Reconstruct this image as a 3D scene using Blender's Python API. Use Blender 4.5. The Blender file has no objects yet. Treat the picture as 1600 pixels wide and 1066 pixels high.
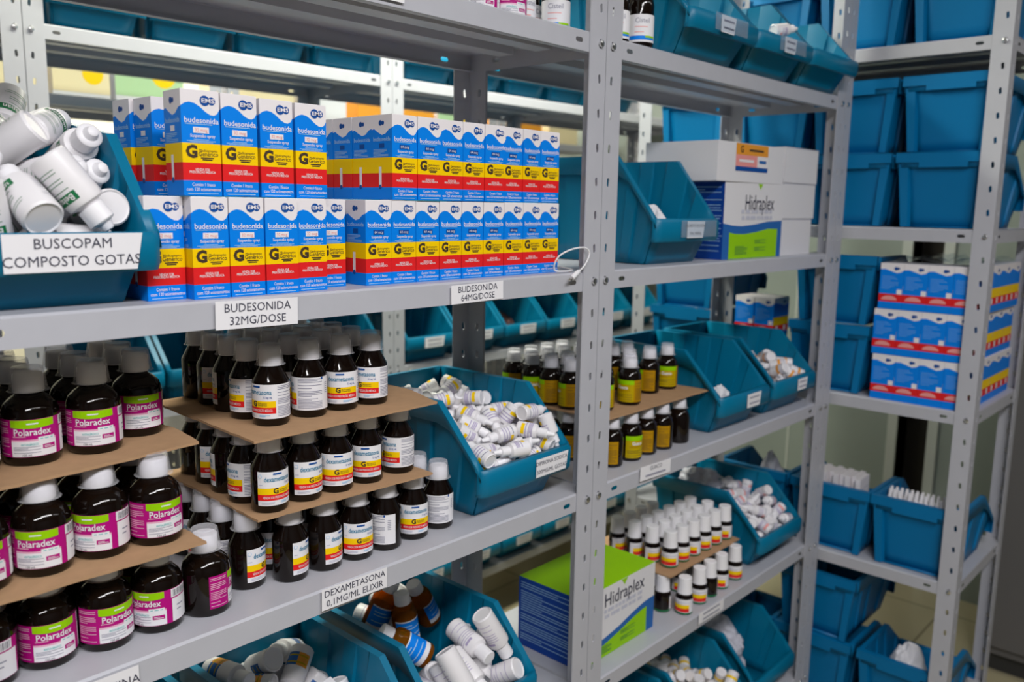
import bpy, bmesh, math, random
from mathutils import Vector, Matrix, Euler, Quaternion, noise
random.seed(7)
S = bpy.context.scene
COL = S.collection
R = math.radians

# ------------------------------------------------------------------ camera, light, exposure
cam_d = bpy.data.cameras.new('camera'); cam = bpy.data.objects.new('camera', cam_d); COL.objects.link(cam)
cr = Vector((0.6767105, -0.73608175, 0.01570179)); cu = Vector((0.10520597, 0.11778409, 0.98745056)); cd = Vector((0.72869376, 0.66656624, -0.15714592))
CP = Vector((-1.0664, -.7945, .1136))
cam.matrix_world = Matrix(((cr.x, cu.x, -cd.x, CP.x), (cr.y, cu.y, -cd.y, CP.y), (cr.z, cu.z, -cd.z, CP.z), (0, 0, 0, 1)))
cam_d.sensor_width = 36; cam_d.lens = 1335.59 / 1600 * 36
cam_d.clip_start = .02
cam_d.dof.use_dof = True; cam_d.dof.focus_distance = 1.02; cam_d.dof.aperture_fstop = 5.0
S.camera = cam
S.view_settings.view_transform = 'Standard'; S.view_settings.look = 'None'
S.view_settings.exposure = 0.22; S.view_settings.gamma = 1; S.view_settings.use_curve_mapping = False
W = bpy.data.worlds.new('world'); S.world = W; W.use_nodes = True
W.node_tree.nodes['Background'].inputs[0].default_value = (.85, .95, 1, 1); W.node_tree.nodes['Background'].inputs[1].default_value = .03

def area(name, loc, sx, sy, power, color, rot=(0, 0, 0)):
    l = bpy.data.lights.new(name, 'AREA'); l.shape = 'RECTANGLE'; l.size = sx; l.size_y = sy; l.energy = power; l.color = color
    o = bpy.data.objects.new(name, l); COL.objects.link(o); o.location = loc; o.rotation_euler = rot
    return o
FLOOR_Z, CEIL_Z = -1.3, 1.22
COOL = (1.0, .985, 1.0); GREENISH = (1.0, 1.0, .84)
area('tube_light_front', (-.55, -1.25, CEIL_Z - .09), 1.25, .22, 24, COOL)
area('tube_light_corner', (.95, -1.25, CEIL_Z - .09), 1.25, .22, 2, COOL)
area('tube_light_near', (-1.8, -1.45, CEIL_Z - .09), 1.25, .22, 32, COOL)
area('tube_light_aisle', (.55, .72, CEIL_Z - .09), 1.9, .2, 38, GREENISH)
area('tube_light_rear', (.6, 2.25, CEIL_Z - .09), 2.4, .3, 52, (1, .96, .8))

# ------------------------------------------------------------------ materials
MATS = {}
def mat(name, col, rough=.5, metal=0, spec=.5, noise=0, nscale=40, bump=0, coat=0, emit=0, var=None):
    m = bpy.data.materials.new(name); m.use_nodes = True; nt = m.node_tree; b = nt.nodes['Principled BSDF']
    b.inputs['Base Color'].default_value = (*col, 1); b.inputs['Roughness'].default_value = rough
    b.inputs['Metallic'].default_value = metal; b.inputs['Specular IOR Level'].default_value = spec
    b.inputs['Coat Weight'].default_value = coat
    if emit: b.inputs['Emission Color'].default_value = (*col, 1); b.inputs['Emission Strength'].default_value = emit
    if noise or bump:
        tc = nt.nodes.new('ShaderNodeTexCoord'); n = nt.nodes.new('ShaderNodeTexNoise'); n.inputs['Scale'].default_value = nscale; n.inputs['Detail'].default_value = 4
        nt.links.new(tc.outputs['Object'], n.inputs['Vector'])
        if noise:
            r = nt.nodes.new('ShaderNodeMapRange'); r.inputs['To Min'].default_value = 1 - noise; r.inputs['To Max'].default_value = 1 + noise
            mx = nt.nodes.new('ShaderNodeMix'); mx.data_type = 'RGBA'; mx.blend_type = 'MULTIPLY'; mx.inputs['Factor'].default_value = 1
            mx.inputs[6].default_value = (*col, 1)
            nt.links.new(n.outputs['Fac'], r.inputs['Value']); nt.links.new(r.outputs[0], mx.inputs[7]); nt.links.new(mx.outputs[2], b.inputs['Base Color'])
        if bump:
            bp = nt.nodes.new('ShaderNodeBump'); bp.inputs['Strength'].default_value = bump; bp.inputs['Distance'].default_value = .002
            nt.links.new(n.outputs['Fac'], bp.inputs['Height']); nt.links.new(bp.outputs[0], b.inputs['Normal'])
    MATS[name] = m
    return m
mat('steel', (.475, .48, .525), .38, 0, .5, .05, 30)
mat('bolt', (.75, .75, .75), .25, 1)
mat('teal', (.0, .165, .30), .36, 0, .3, .08, 12)
mat('teal_blue_lit', (.0, .16, .38), .42, 0, .25, .06, 10)  # same plastic as teal; bluer light on the corner rack put into the colour
mat('white_plastic', (.84, .82, .84), .35, 0, .5)
mat('cap_white', (.88, .87, .90), .42)
mat('paper', (.82, .81, .84), .7)
mat('ink', (.045, .045, .075), .7)
mat('grey_ink', (.30, .30, .38), .7)
mat('pale_ink', (.55, .56, .66), .7)
mat('cardboard', (.44, .27, .15), .85, 0, .2, .12, 60, .3)
mat('amber_dark', (.006, .003, .002), .07, 0, .4)
mat('pack_blue', (.0, .22, .82), .45, 0, .2)
mat('pack_navy', (.006, .075, .33), .45, 0, .2)
mat('pack_yellow', (.95, .62, .0), .45, 0, .2)
mat('pack_red', (.76, .018, .02), .45, 0, .2)
mat('pack_white', (.83, .79, .81), .45, 0, .2)
mat('pack_brown', (.05, .03, .015), .5)
mat('pale_blue', (.35, .6, .85), .5)
mat('magenta', (.46, .004, .20), .45, 0, .2)
mat('pink', (.80, .42, .58), .4)
mat('lime', (.30, .62, .0), .45, 0, .2)
mat('green_dark', (.005, .16, .05), .4)
mat('cyan_ink', (.005, .20, .36), .5)
mat('teal_ink', (.05, .45, .45), .5)
mat('olive', (.50, .36, .0), .45, 0, .2)
mat('ochre', (.44, .23, .002), .45, 0, .2)
mat('orange', (.82, .33, .02), .5)
mat('box_white', (.76, .75, .78), .55)
mat('box_blue', (.005, .05, .30), .45, 0, .2)
mat('box_midblue', (.02, .13, .42), .45, 0, .2)
mat('violet_ink', (.42, .36, .55), .6)
mat('salmon', (.85, .32, .30), .5)
mat('cream', (.80, .68, .42), .6)
mat('bag', (.60, .60, .68), .45)
mat('foil_brown', (.22, .10, .09), .35, .4)
mat('foil_pink', (.6, .2, .4), .35, .2)
mat('rubber', (.03, .03, .03), .6)
mat('cable', (.80, .80, .82), .4)
mat('wall_paint', (.27, .31, .285), .7, noise=.04, nscale=5)
mat('wall_cream', (.80, .77, .62), .7)
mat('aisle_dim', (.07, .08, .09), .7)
mat('leaf_print', (.42, .62, .34), .6)
mat('trim_paint', (.50, .53, .50), .6)
mat('dark_gap', (.02, .016, .012), .8)
mat('cabinet_grey', (.13, .125, .125), .5)
mat('ceiling_paint', (.45, .45, .45), .8)
mat('diffuser', (1, 1, .96), .5, emit=1.0)
# floor: beige tiles with grout lines
m = mat('floor_tile', (.44, .39, .25), .35); nt = m.node_tree; b = nt.nodes['Principled BSDF']
tc = nt.nodes.new('ShaderNodeTexCoord'); br = nt.nodes.new('ShaderNodeTexBrick'); br.offset = 0
br.inputs['Color1'].default_value = (.44, .39, .25, 1); br.inputs['Color2'].default_value = (.41, .36, .23, 1); br.inputs['Mortar'].default_value = (.2, .17, .1, 1)
br.inputs['Scale'].default_value = 1; br.inputs['Mortar Size'].default_value = .004; br.inputs['Brick Width'].default_value = .42; br.inputs['Row Height'].default_value = .42
nt.links.new(tc.outputs['Object'], br.inputs['Vector']); nt.links.new(br.outputs['Color'], b.inputs['Base Color'])
# translucent measuring cup plastic
def clear_mat(name, col, fac, rough=.2):
    m = bpy.data.materials.new(name); m.use_nodes = True; nt = m.node_tree; b = nt.nodes['Principled BSDF']
    b.inputs['Base Color'].default_value = (*col, 1); b.inputs['Roughness'].default_value = rough
    t = nt.nodes.new('ShaderNodeBsdfTransparent'); t.inputs[0].default_value = (min(1, col[0] * 1.15), min(1, col[1] * 1.15), min(1, col[2] * 1.15), 1)
    mx = nt.nodes.new('ShaderNodeMixShader'); mx.inputs[0].default_value = fac
    nt.links.new(t.outputs[0], mx.inputs[1]); nt.links.new(b.outputs[0], mx.inputs[2]); nt.links.new(mx.outputs[0], nt.nodes['Material Output'].inputs[0])
    MATS[name] = m
clear_mat('cup_clear', (.85, .85, .89), .30)
clear_mat('amber_glass', (.55, .20, .01), .22, .06)
clear_mat('amber_liquid', (.42, .14, .005), .45, .1)
clear_mat('tape', (.7, .75, .8), .22, .1)

# ------------------------------------------------------------------ mesh helpers
class MB:
    def __init__(s): s.v = []; s.f = []; s.m = []; s.names = []
    def mi(s, n):
        if n not in s.names: s.names.append(n)
        return s.names.index(n)
    def add(s, vs, fs, m, M=None):
        o = len(s.v); k = s.mi(m)
        s.v += [tuple(M @ Vector(p)) if M is not None else tuple(p) for p in vs]
        s.f += [tuple(i + o for i in f) for f in fs]; s.m += [k] * len(fs)
        return s
    def quad(s, a, b, c, d, m): return s.add([a, b, c, d], [(0, 1, 2, 3)], m)
    def box(s, x0, x1, y0, y1, z0, z1, m, M=None):
        return s.add([(x0, y0, z0), (x1, y0, z0), (x1, y1, z0), (x0, y1, z0), (x0, y0, z1), (x1, y0, z1), (x1, y1, z1), (x0, y1, z1)],
                     [(3, 2, 1, 0), (4, 5, 6, 7), (0, 1, 5, 4), (1, 2, 6, 5), (2, 3, 7, 6), (3, 0, 4, 7)], m, M)
    def lathe(s, prof, m, n=28, M=None, cap0=True, cap1=True):
        vs = []; fs = []
        for r, z in prof:
            for i in range(n):
                a = 2 * math.pi * i / n; vs.append((r * math.sin(a), -r * math.cos(a), z))
        for j in range(len(prof) - 1):
            for i in range(n):
                k = (i + 1) % n; fs.append((j * n + i, j * n + k, (j + 1) * n + k, (j + 1) * n + i))
        if cap0: fs.append(tuple(range(n - 1, -1, -1)))
        if cap1: fs.append(tuple((len(prof) - 1) * n + i for i in range(n)))
        return s.add(vs, fs, m, M)
    def mesh(s, name, smooth=35, merge=False):
        me = bpy.data.meshes.new(name); me.from_pydata(s.v, [], s.f)
        for n in s.names: me.materials.append(MATS[n])
        me.polygons.foreach_set('material_index', s.m)
        if merge:
            bm = bmesh.new(); bm.from_mesh(me); bmesh.ops.remove_doubles(bm, verts=bm.verts, dist=2e-5); bmesh.ops.recalc_face_normals(bm, faces=bm.faces); bm.to_mesh(me); bm.free()
        if smooth:
            me.polygons.foreach_set('use_smooth', [True] * len(me.polygons)); me.set_sharp_from_angle(angle=R(smooth))
        me.update(); return me
    def obj(s, name, parent=None, smooth=35): return link(name, s.mesh(name, smooth), parent)
def link(name, me, parent=None, loc=None, rot=None):
    o = bpy.data.objects.new(name, me); COL.objects.link(o)
    if parent is not None: o.parent = parent
    if loc is not None: o.location = loc
    if rot is not None: o.rotation_euler = rot
    return o
def tag(o, label, cat, group=None, kind=None):
    if label: o['label'] = label
    if cat: o['category'] = cat
    if group: o['group'] = group
    if kind: o['kind'] = kind
    return o
def empty(name, loc=(0, 0, 0), rz=0): return link(name, None, None, loc, (0, 0, rz))
def struct(name, mb): o = mb.obj(name, smooth=0); o['kind'] = 'structure'; return o

# lettering: outlines of the built-in face as flat polygons
TC = {}
def glyphs(s, bold=0):
    k = (s, bold)
    if k not in TC:
        c = bpy.data.curves.new('lettering', 'FONT'); c.body = s; c.size = 1; c.align_x = 'CENTER'; c.align_y = 'CENTER'; c.resolution_u = 2; c.offset = bold
        o = bpy.data.objects.new('lettering', c); COL.objects.link(o)
        bpy.context.view_layer.update()
        me = o.evaluated_get(bpy.context.evaluated_depsgraph_get()).to_mesh()
        TC[k] = ([(v.co.x, v.co.y) for v in me.vertices], [tuple(p.vertices) for p in me.polygons])
        bpy.data.objects.remove(o); bpy.data.curves.remove(c)
    return TC[k]
def ptext(mb, s, h, o, u, v, m, bold=0, width=None, off=.0003):
    """flat lettering: o centre, u right, v up (unit vectors), h em height; width squeezes the line"""
    vs, fs = glyphs(s, bold); o = Vector(o); u = Vector(u); v = Vector(v); n = u.cross(v)
    if not vs: return
    w = max(p[0] for p in vs) - min(p[0] for p in vs); sx = (width / w) if width else h
    mb.add([tuple(o + u * (x * sx) + v * (y * h) + n * off) for x, y in vs], fs, m)
def pbar(mb, o, u, v, w, h, m, off=.0003):
    o = Vector(o); u = Vector(u); v = Vector(v); n = u.cross(v) * off
    mb.quad(tuple(o - u * w / 2 - v * h / 2 + n), tuple(o + u * w / 2 - v * h / 2 + n), tuple(o + u * w / 2 + v * h / 2 + n), tuple(o - u * w / 2 + v * h / 2 + n), m)
def pdisc(mb, o, u, v, r, m, n=14, off=.0003):
    o = Vector(o); u = Vector(u); v = Vector(v); w = u.cross(v) * off
    mb.add([tuple(o + u * r * math.cos(2 * math.pi * i / n) + v * r * math.sin(2 * math.pi * i / n) + w) for i in range(n)], [tuple(range(n))], m)
def cpt(r, a, z): return (r * math.sin(a), -r * math.cos(a), z)
def ctext(mb, s, h, r, a, z, m, bold=0, width=None):
    """lettering bent round a bottle: a centre angle (0 faces -y), z height"""
    vs, fs = glyphs(s, bold)
    w = max(p[0] for p in vs) - min(p[0] for p in vs); sx = (width / w) if width else h
    mb.add([cpt(r, a + x * sx / r, z + y * h) for x, y in vs], fs, m)
def cband(mb, r, a0, a1, z0, z1, m):
    n = max(1, int(abs(a1 - a0) / R(9)))
    vs = []; fs = []
    for i in range(n + 1):
        a = a0 + (a1 - a0) * i / n; vs += [cpt(r, a, z0), cpt(r, a, z1)]
    for i in range(n): fs.append((2 * i, 2 * i + 2, 2 * i + 3, 2 * i + 1))
    mb.add(vs, fs, m)
def clines(mb, r, a0, a1, z0, z1, n, m, t=.00045, seed=1):
    rd = random.Random(seed)
    for i in range(n):
        z = z0 + (z1 - z0) * (i + .5) / n
        if rd.random() < .16: continue
        e = a0 + (a1 - a0) * rd.choice((.55, .8, .95, 1, 1))
        cband(mb, r, a0, e, z - t, z + t, m)
def plines(mb, o, u, v, w, h, n, m, t=.0004, seed=1):
    rd = random.Random(seed); o = Vector(o); u = Vector(u); v = Vector(v)
    for i in range(n):
        l = w * rd.choice((.5, .75, .92, 1, 1))
        pbar(mb, o + v * (h / 2 - h * (i + .5) / n) + u * (l - w) / 2, u, v, l, 2 * t, m)

# ------------------------------------------------------------------ the room
X0, X1, Y0, Y1 = -3.0, 2.25, -2.6, 3.0
mb = MB().box(X0, X1, Y0, Y1, FLOOR_Z - .1, FLOOR_Z, 'floor_tile'); struct('floor', mb)
mb = MB().box(X0, X1, Y0, Y1, CEIL_Z, CEIL_Z + .1, 'ceiling_paint'); struct('ceiling', mb)
struct('wall_back', MB().box(X0, X1, Y1, Y1 + .1, FLOOR_Z, CEIL_Z, 'wall_cream'))
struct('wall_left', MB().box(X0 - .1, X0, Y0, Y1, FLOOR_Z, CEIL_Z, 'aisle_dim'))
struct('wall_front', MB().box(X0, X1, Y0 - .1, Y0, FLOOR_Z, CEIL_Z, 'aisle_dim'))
mb = MB()
GY0, GY1 = .142, .25
mb.box(X1, X1 + .1, Y0, GY0, FLOOR_Z, CEIL_Z, 'wall_paint'); mb.box(X1, X1 + .1, GY1, Y1, FLOOR_Z, CEIL_Z, 'wall_paint')
for y in (.68, 1.15, -.15): mb.box(X1 - .003, X1, y - .004, y + .004, FLOOR_Z, CEIL_Z, 'trim_paint')
mb.box(X1, X1 + .1, GY0, GY1, .95, CEIL_Z, 'wall_paint')
struct('wall_right', mb)
struct('dark_gap_panel', MB().box(X1 + .1, X1 + .14, GY0 - .05, GY1 + .05, FLOOR_Z, .95, 'dark_gap'))  # panel closing the wall gap; the opening's shade is its near-black colour
mb = MB()
for a, b2 in ((GY0 - .035, GY0), (GY1, GY1 + .035)): mb.box(X1 - .012, X1 + .1, a, b2, FLOOR_Z, .98, 'trim_paint')
mb.box(X1 - .012, X1 + .1, GY0, GY1, .95, .98, 'trim_paint')
struct('trim_1', mb)
def ceiling_light(x, y, l, lab):
    t = empty('ceiling_light', (x, y, CEIL_Z))
    tag(t, lab, 'ceiling light')
    MB().box(-l / 2, l / 2, -.13, .13, -.06, 0, 'ceiling_paint').obj('housing', t, 0)
    MB().box(-l / 2 + .02, l / 2 - .02, -.11, .11, -.072, -.061, 'diffuser').obj('diffuser', t, 0)
ceiling_light(-.55, -1.25, 1.3, 'tube ceiling light over the aisle in front of the open shelves')
ceiling_light(.95, -1.25, 1.3, 'tube ceiling light near the end wall of the aisle')
ceiling_light(-1.8, -1.45, 1.3, 'tube ceiling light behind the viewer')
ceiling_light(.55, .72, 2.0, 'long tube ceiling light over the rear aisle')
ceiling_light(.6, 2.25, 2.5, 'long tube ceiling light beyond the rear racks')
t = empty('steel_cabinet', (2.0, -.62, FLOOR_Z)); tag(t, 'dark grey steel cabinet standing at the end of the aisle', 'cabinet')
MB().box(-.22, .22, -.45, .43, .06, 2.3, 'cabinet_grey').obj('body', t, 0)
MB().box(-.2, .2, -.43, .41, 0, .06, 'rubber').obj('plinth', t, 0)
for y0, y1 in ((-.445, -.012), (-.008, .425)):
    d = MB().box(-.236, -.2205, y0, y1, .09, 2.28, 'cabinet_grey').obj('door', t, 0)
    MB().box(-.25, -.237, (-.05 if y0 < -.1 else .03), (-.03 if y0 < -.1 else .05), 1.05, 1.2, 'bolt').obj('handle', d, 0)

# ------------------------------------------------------------------ steel racks
FW = .039; TH = .0016
def slot_strip(mb, ax, z0, z1, w, pitch=.05, first=.025, hx=.5):
    """one flange of an upright: width w along ax ('x' or 'y'), slotted every 5 cm"""
    sw, sh = .0033, .0068; n = int((z1 - z0) / pitch)
    P = lambda a, z: (a, 0, z) if ax == 'x' else (0, a, z)
    for k in range(n):
        a0, b0 = z0 + k * pitch, z0 + (k + 1) * pitch; c = a0 + first; h = w * hx
        hole = [(h + sw * math.cos(R(t)), c + (sh - sw) * (1 if 0 <= t < 180 else -1) + sw * math.sin(R(t))) for t in (0, 45, 90, 135, 180, 225, 270, 315)]
        outer = [(w, c), (w, b0), (h, b0), (0, b0), (0, c), (0, a0), (h, a0), (w, a0)]
        mb.add([P(*p) for p in hole + outer], [(i, 8 + i, 8 + (i + 1) % 8, (i + 1) % 8) for i in range(8)], 'steel')
    if z0 + n * pitch < z1 - 1e-4:
        a0 = z0 + n * pitch; mb.add([P(0, a0), P(w, a0), P(w, z1), P(0, z1)], [(0, 1, 2, 3)], 'steel')
POSTM = {}
def post_mesh(h, phase):
    k = (round(h, 3), round(phase, 3))
    if k not in POSTM:
        mb = MB(); slot_strip(mb, 'x', -phase, h, FW, hx=.36); n = len(mb.f)
        slot_strip(mb, 'y', -phase, h, FW, hx=.62)
        mb.v = [(x, y, max(0, z)) for x, y, z in mb.v]
        POSTM[k] = mb.mesh('post', 0, True)
    return POSTM[k]
BOLTM = MB().lathe([(.0052, 0), (.0055, .0012), (.0048, .003), (.003, .0036)], 'bolt', 10).mesh('bolt')
def upright(parent, x, y, sx, sy, zt, phase, bolts):
    o = link('post', post_mesh(zt - FLOOR_Z, phase), parent, (x, y, FLOOR_Z)); o.scale = (sx, sy, 1)
    md = o.modifiers.new('thick', 'SOLIDIFY'); md.thickness = TH; md.offset = -1
    for z in bolts:
        b = link('bolt', BOLTM, o, (FW * .36, -.001, z - FLOOR_Z), (R(90), 0, 0))
    return o
def shelf_mesh(w, d):
    """pressed steel tray: w along x from 0, d along y from 0 (front), top at +.0145, folded rails 29 mm deep"""
    mb = MB(); T = .0145; r = .0025
    mb.box(0, w, r, d - r, T - .0012, T, 'steel')
    def rail(P, l):
        # strip with two slots near each end
        cells = [(0, .02, 0)] + [(.02, .045, 0), (.045, .075, 1)] + [(.075, l - .075, 0)] + [(l - .075, l - .045, 1), (l - .045, l - .02, 0)] + [(l - .02, l, 0)]
        for a, b, hol in cells:
            if not hol: mb.add([P(a, -T), P(b, -T), P(b, T - r), P(a, T - r)], [(0, 1, 2, 3)], 'steel'); continue
            c = (a + b) / 2; hw, hh = .0082, .0033
            hole = [(c + (hw - hh) * (1 if t in (0, 45, 315, 89, 271) else -1) + hh * math.cos(R(t)), hh * math.sin(R(t))) for t in (0, 45, 89, 91, 135, 180, 225, 269, 271, 315)]
            outer = [(b, 0), (b, T - r), ((c + b) / 2, T - r), ((a + c) / 2, T - r), (a, T - r), (a, 0), (a, -T), ((a + c) / 2, -T), ((c + b) / 2, -T), (b, -T)]
            mb.add([P(*p) for p in hole + outer], [(i, 10 + i, 10 + (i + 1) % 10, (i + 1) % 10) for i in range(10)], 'steel')
    rail(lambda a, z: (a, 0, z), w); rail(lambda a, z: (a, d, z), w)
    for x in (0, w): rail(lambda a, z, x=x: (x, a, z), d)
    for y0, y1, s in ((0, r, 0), (d, d - r, 1)): mb.quad((0, y0, T - r), (w, y0, T - r), (w, y1, T), (0, y1, T), 'steel')
    for x0, x1 in ((0, r), (w, w - r)): mb.quad((x0, r, T - r), (x0, d - r, T - r), (x1, d - r, T - .0004), (x1, r, T - .0004), 'steel')
    for y in (d * .36, d * .64):       # stiffening channel under the tray
        mb.box(.02, w - .02, y - .016, y + .016, T - .014, T - .0014, 'steel')
    for y in (.0012, d - .012): mb.box(.005, w - .005, y, y + .011, -T, -T + .001, 'steel')
    return mb.mesh('shelf', 0, True)
def rack(x0, x1, y, d, levels, zt, label, rz=0, org=None, group=None, bolt_levels=None, sides=(1, 1), tags=()):
    w = x1 - x0
    t = empty('shelving_rack', (x0, y, 0) if org is None else org, rz); tag(t, label, 'shelving rack', group)
    me = shelf_mesh(w - .004, d - .004)
    for z in levels: link('shelf', me, t, (.002, .002, z))
    ph = (FLOOR_Z - (levels[0] - .025)) % .05
    ph = (levels[0] - .025 - FLOOR_Z) % .05; ph = (.05 - ph) % .05
    bl = bolt_levels or levels
    for px, py, sx, sy in ((0, 0, 1, 1), (w, 0, -1, 1), (0, d, 1, -1), (w, d, -1, -1)):
        upright(t, px, py, sx, sy, zt, ph, bl)
    for z in levels:                    # corner gusset under each tray end
        for xx in (0.003, w - .003):
            pass
    return t
LV = [.35, 0, -.35, -.70, -1.05]
RD = .287
r1 = rack(-.90, -.0008, 0, RD, LV, 1.0, 'pale grey steel rack nearest the viewer, holding the stacked cough syrup bottles')
r2 = rack(.0008, .899, 0, RD, LV, 1.0, 'pale grey steel rack behind the double post, reaching to the room corner')
cp = upright(r2, .9, 0, 1, 1, 1.0, (.05 - (.35 - .025 - FLOOR_Z) % .05) % .05, LV)
PX, PY = .957, -.313
LP = [.4625, .0625, -.3375, -.7375, -1.1375]
r3 = rack(0, .905, 0, .40, LP, 1.05, 'pale grey steel rack across the aisle end, its front turned to the other racks', R(-90), (PX, PY + .905, 0))
BY = 1.1
LB = [.442, .033, -.372, -.745, -1.115]
for i, (bx, who) in enumerate(((-1.36, 'first rear rack, seen past the drop bottle heap'), (-.43, 'rear rack seen above the blue medicine boxes'), (.50, 'rear rack seen through the middle of the shelves'), (1.43, 'rear rack end seen behind the corner totes'))):
    if bx > 1.4: rack(bx + .0008, bx + .8, BY, .4, LB, 1.05, 'pale steel ' + who, group='rear steel racks')
    else: rack(bx + .0008, bx + .9292, BY, .4, LB, 1.05, 'pale steel ' + who, group='rear steel racks')

# paper tags taped on the rails
def rail_tag(parent, xc, zc, w, h, lines, th, tilt=0):
    mb = MB(); c, s = math.cos(tilt), math.sin(tilt); u = Vector((c, 0, s)); v = Vector((-s, 0, c)); o = Vector((xc, -.0016, zc))
    P = lambda a, b, k=0: tuple(o + u * a + v * b + Vector((0, -k, 0)))
    mb.quad(P(-w / 2, -h / 2), P(w / 2, -h / 2), P(w / 2, h / 2), P(-w / 2, h / 2), 'paper')
    n = len(lines)
    for i, ln in enumerate(lines):
        if ln == '-': pbar(mb, P(0, h * ((n - 1) / 2 - i) * .46, .0001), u, v, w * .66, .0035, 'grey_ink'); continue
        ptext(mb, ln, th, P(0, h * ((n - 1) / 2 - i) * (.46 if n > 1 else 0), .0001), u, v, 'ink')
    mb.v = [(x - parent.location.x, y - parent.location.y, z) for x, y, z in mb.v]
    return mb.obj('shelf_tag', parent, 0)
rail_tag(r1, -.5925, -.002, .096, .029, ['BUDESONIDA', '32MG/DOSE'], .0125, R(-1))
rail_tag(r1, -.2675, -.001, .097, .0245, ['BUDESONIDA', '64MG/DOSE'], .0118, R(1))
rail_tag(r1, -.4728, -.3475, .097, .0262, ['DEXAMETASONA', '0,1MG/ML ELIXIR'], .0115, R(-1))
rail_tag(r1, -.800, -.352, .128, .027, ['DEXCLORFENIRAMINA'], .0125)
rail_tag(r1, -.457, .352, .13, .022, [], .011)
rail_tag(r2, .182, -.3445, .097, .0255, ['GUACO', '-'], .0105, R(-2))
rail_tag(r2, .412, -.694, .1, .023, ['-', '-'], .0095, R(-1))

# ------------------------------------------------------------------ open fronted stacking bins
def bin_parts(W=.208, D=.29, H=.165, hb=.04, ht=.078, yb=.045, ys=.095, Hb=None):
    """teal bin: front lip at y=0, base z=0, x centred. returns (body, lip) meshes"""
    Wt = W - .022; Wb = W - .05; Hb = Hb or H
    ycols = [.012, .03, .05, .052, .07, .072, ys, ys + .02, ys + .022, ys + .05, ys + .052, ys + .08, ys + .082, ys + .115, ys + .117, ys + .145, ys + .147, D - .02, D]; RIB = {3, 4, 8, 9, 12, 13, 16}
    mb = MB(); K = 6
    def side(sx):
        grid = []
        for i, y in enumerate(ycols):
            zt = H + (Hb - H) * (y - ys) / (D - ys) if y >= ys else ht + (H - ht) * (y - .012) / (ys - .012)
            t = (y - .012) / (D - .012); ybot = yb + t * (D - .012 - yb)
            col = []
            for k in range(K + 1):
                f = k / K; z = zt * f
                x = Wb / 2 + (Wt / 2 - Wb / 2) * f ** 1.2
                if i in RIB and 0 < k < K: x += .0045
                col.append((sx * x, ybot + (y - ybot) * f, z))
            # rim: flange out and skirt down
            col.append((sx * W / 2, y, zt)); col.append((sx * W / 2, y - (.004 if y < ys else 0), zt - .011 - (.02 if ys <= y else .004)))
            grid.append(col)
        vs = [p for c in grid for p in c]; n = K + 3; fs = []
        for i in range(len(grid) - 1):
            for k in range(n - 1):
                a, b, c, d = i * n + k, (i + 1) * n + k, (i + 1) * n + k + 1, i * n + k + 1
                fs.append((a, b, c, d) if sx > 0 else (d, c, b, a))
        mb.add(vs, fs, 'teal'); return grid
    gr = side(1); gl = side(-1)
    def wall(cl, crr, flip):            # front / back panel between two side columns
        vs = []; n = 7; m = len(cl)
        for i in range(n):
            t = i / (n - 1)
            for k in range(m): vs.append(tuple(Vector(cl[k]).lerp(Vector(crr[k]), t)))
        fs = []
        for i in range(n - 1):
            for k in range(m - 1):
                q = (i * m + k, (i + 1) * m + k, (i + 1) * m + k + 1, i * m + k + 1); fs.append(q[::-1] if flip else q)
        mb.add(vs, fs, 'teal')
    wall(gl[0][:K + 1], gr[0][:K + 1], False)
    back_l = gl[-1][:K + 1] + [(-Wt / 2, D + .008, Hb), (-Wt / 2, D + .008, Hb - .03)]; back_r = gr[-1][:K + 1] + [(Wt / 2, D + .008, Hb), (Wt / 2, D + .008, Hb - .03)]
    wall(back_l, back_r, True)
    y1 = D - .0
    mb.quad((-Wb / 2, yb, 0), (Wb / 2, yb, 0), (Wb / 2, D - .0, 0), (-Wb / 2, D - .0, 0), 'teal')
    body = mb.mesh('bin', 40)
    # lip: rounded bar carrying the label
    lp = MB(); c = .012; w = W / 2
    prof = [(.0115, ht - .0002), (.004, ht), (.0, ht - .005), (.001, hb + .006), (.005, hb), (.016, hb + .001)]
    xs = [(-w, .014), (-w + .004, .006), (-w + c, 0), (w - c, 0), (w - .004, .006), (w, .014)]
    vs = []; m = len(prof)
    for x, dy in xs:
        for y, z in prof: vs.append((x, min(y + dy, .018), z))
    fs = [(i * m + k + 1, (i + 1) * m + k + 1, (i + 1) * m + k, i * m + k)[::-1] for i in range(len(xs) - 1) for k in range(m - 1)]
    lp.add(vs, [f[::-1] for f in fs], 'teal')
    return body, lp.mesh('lip', 50)
BINS = {}
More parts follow.
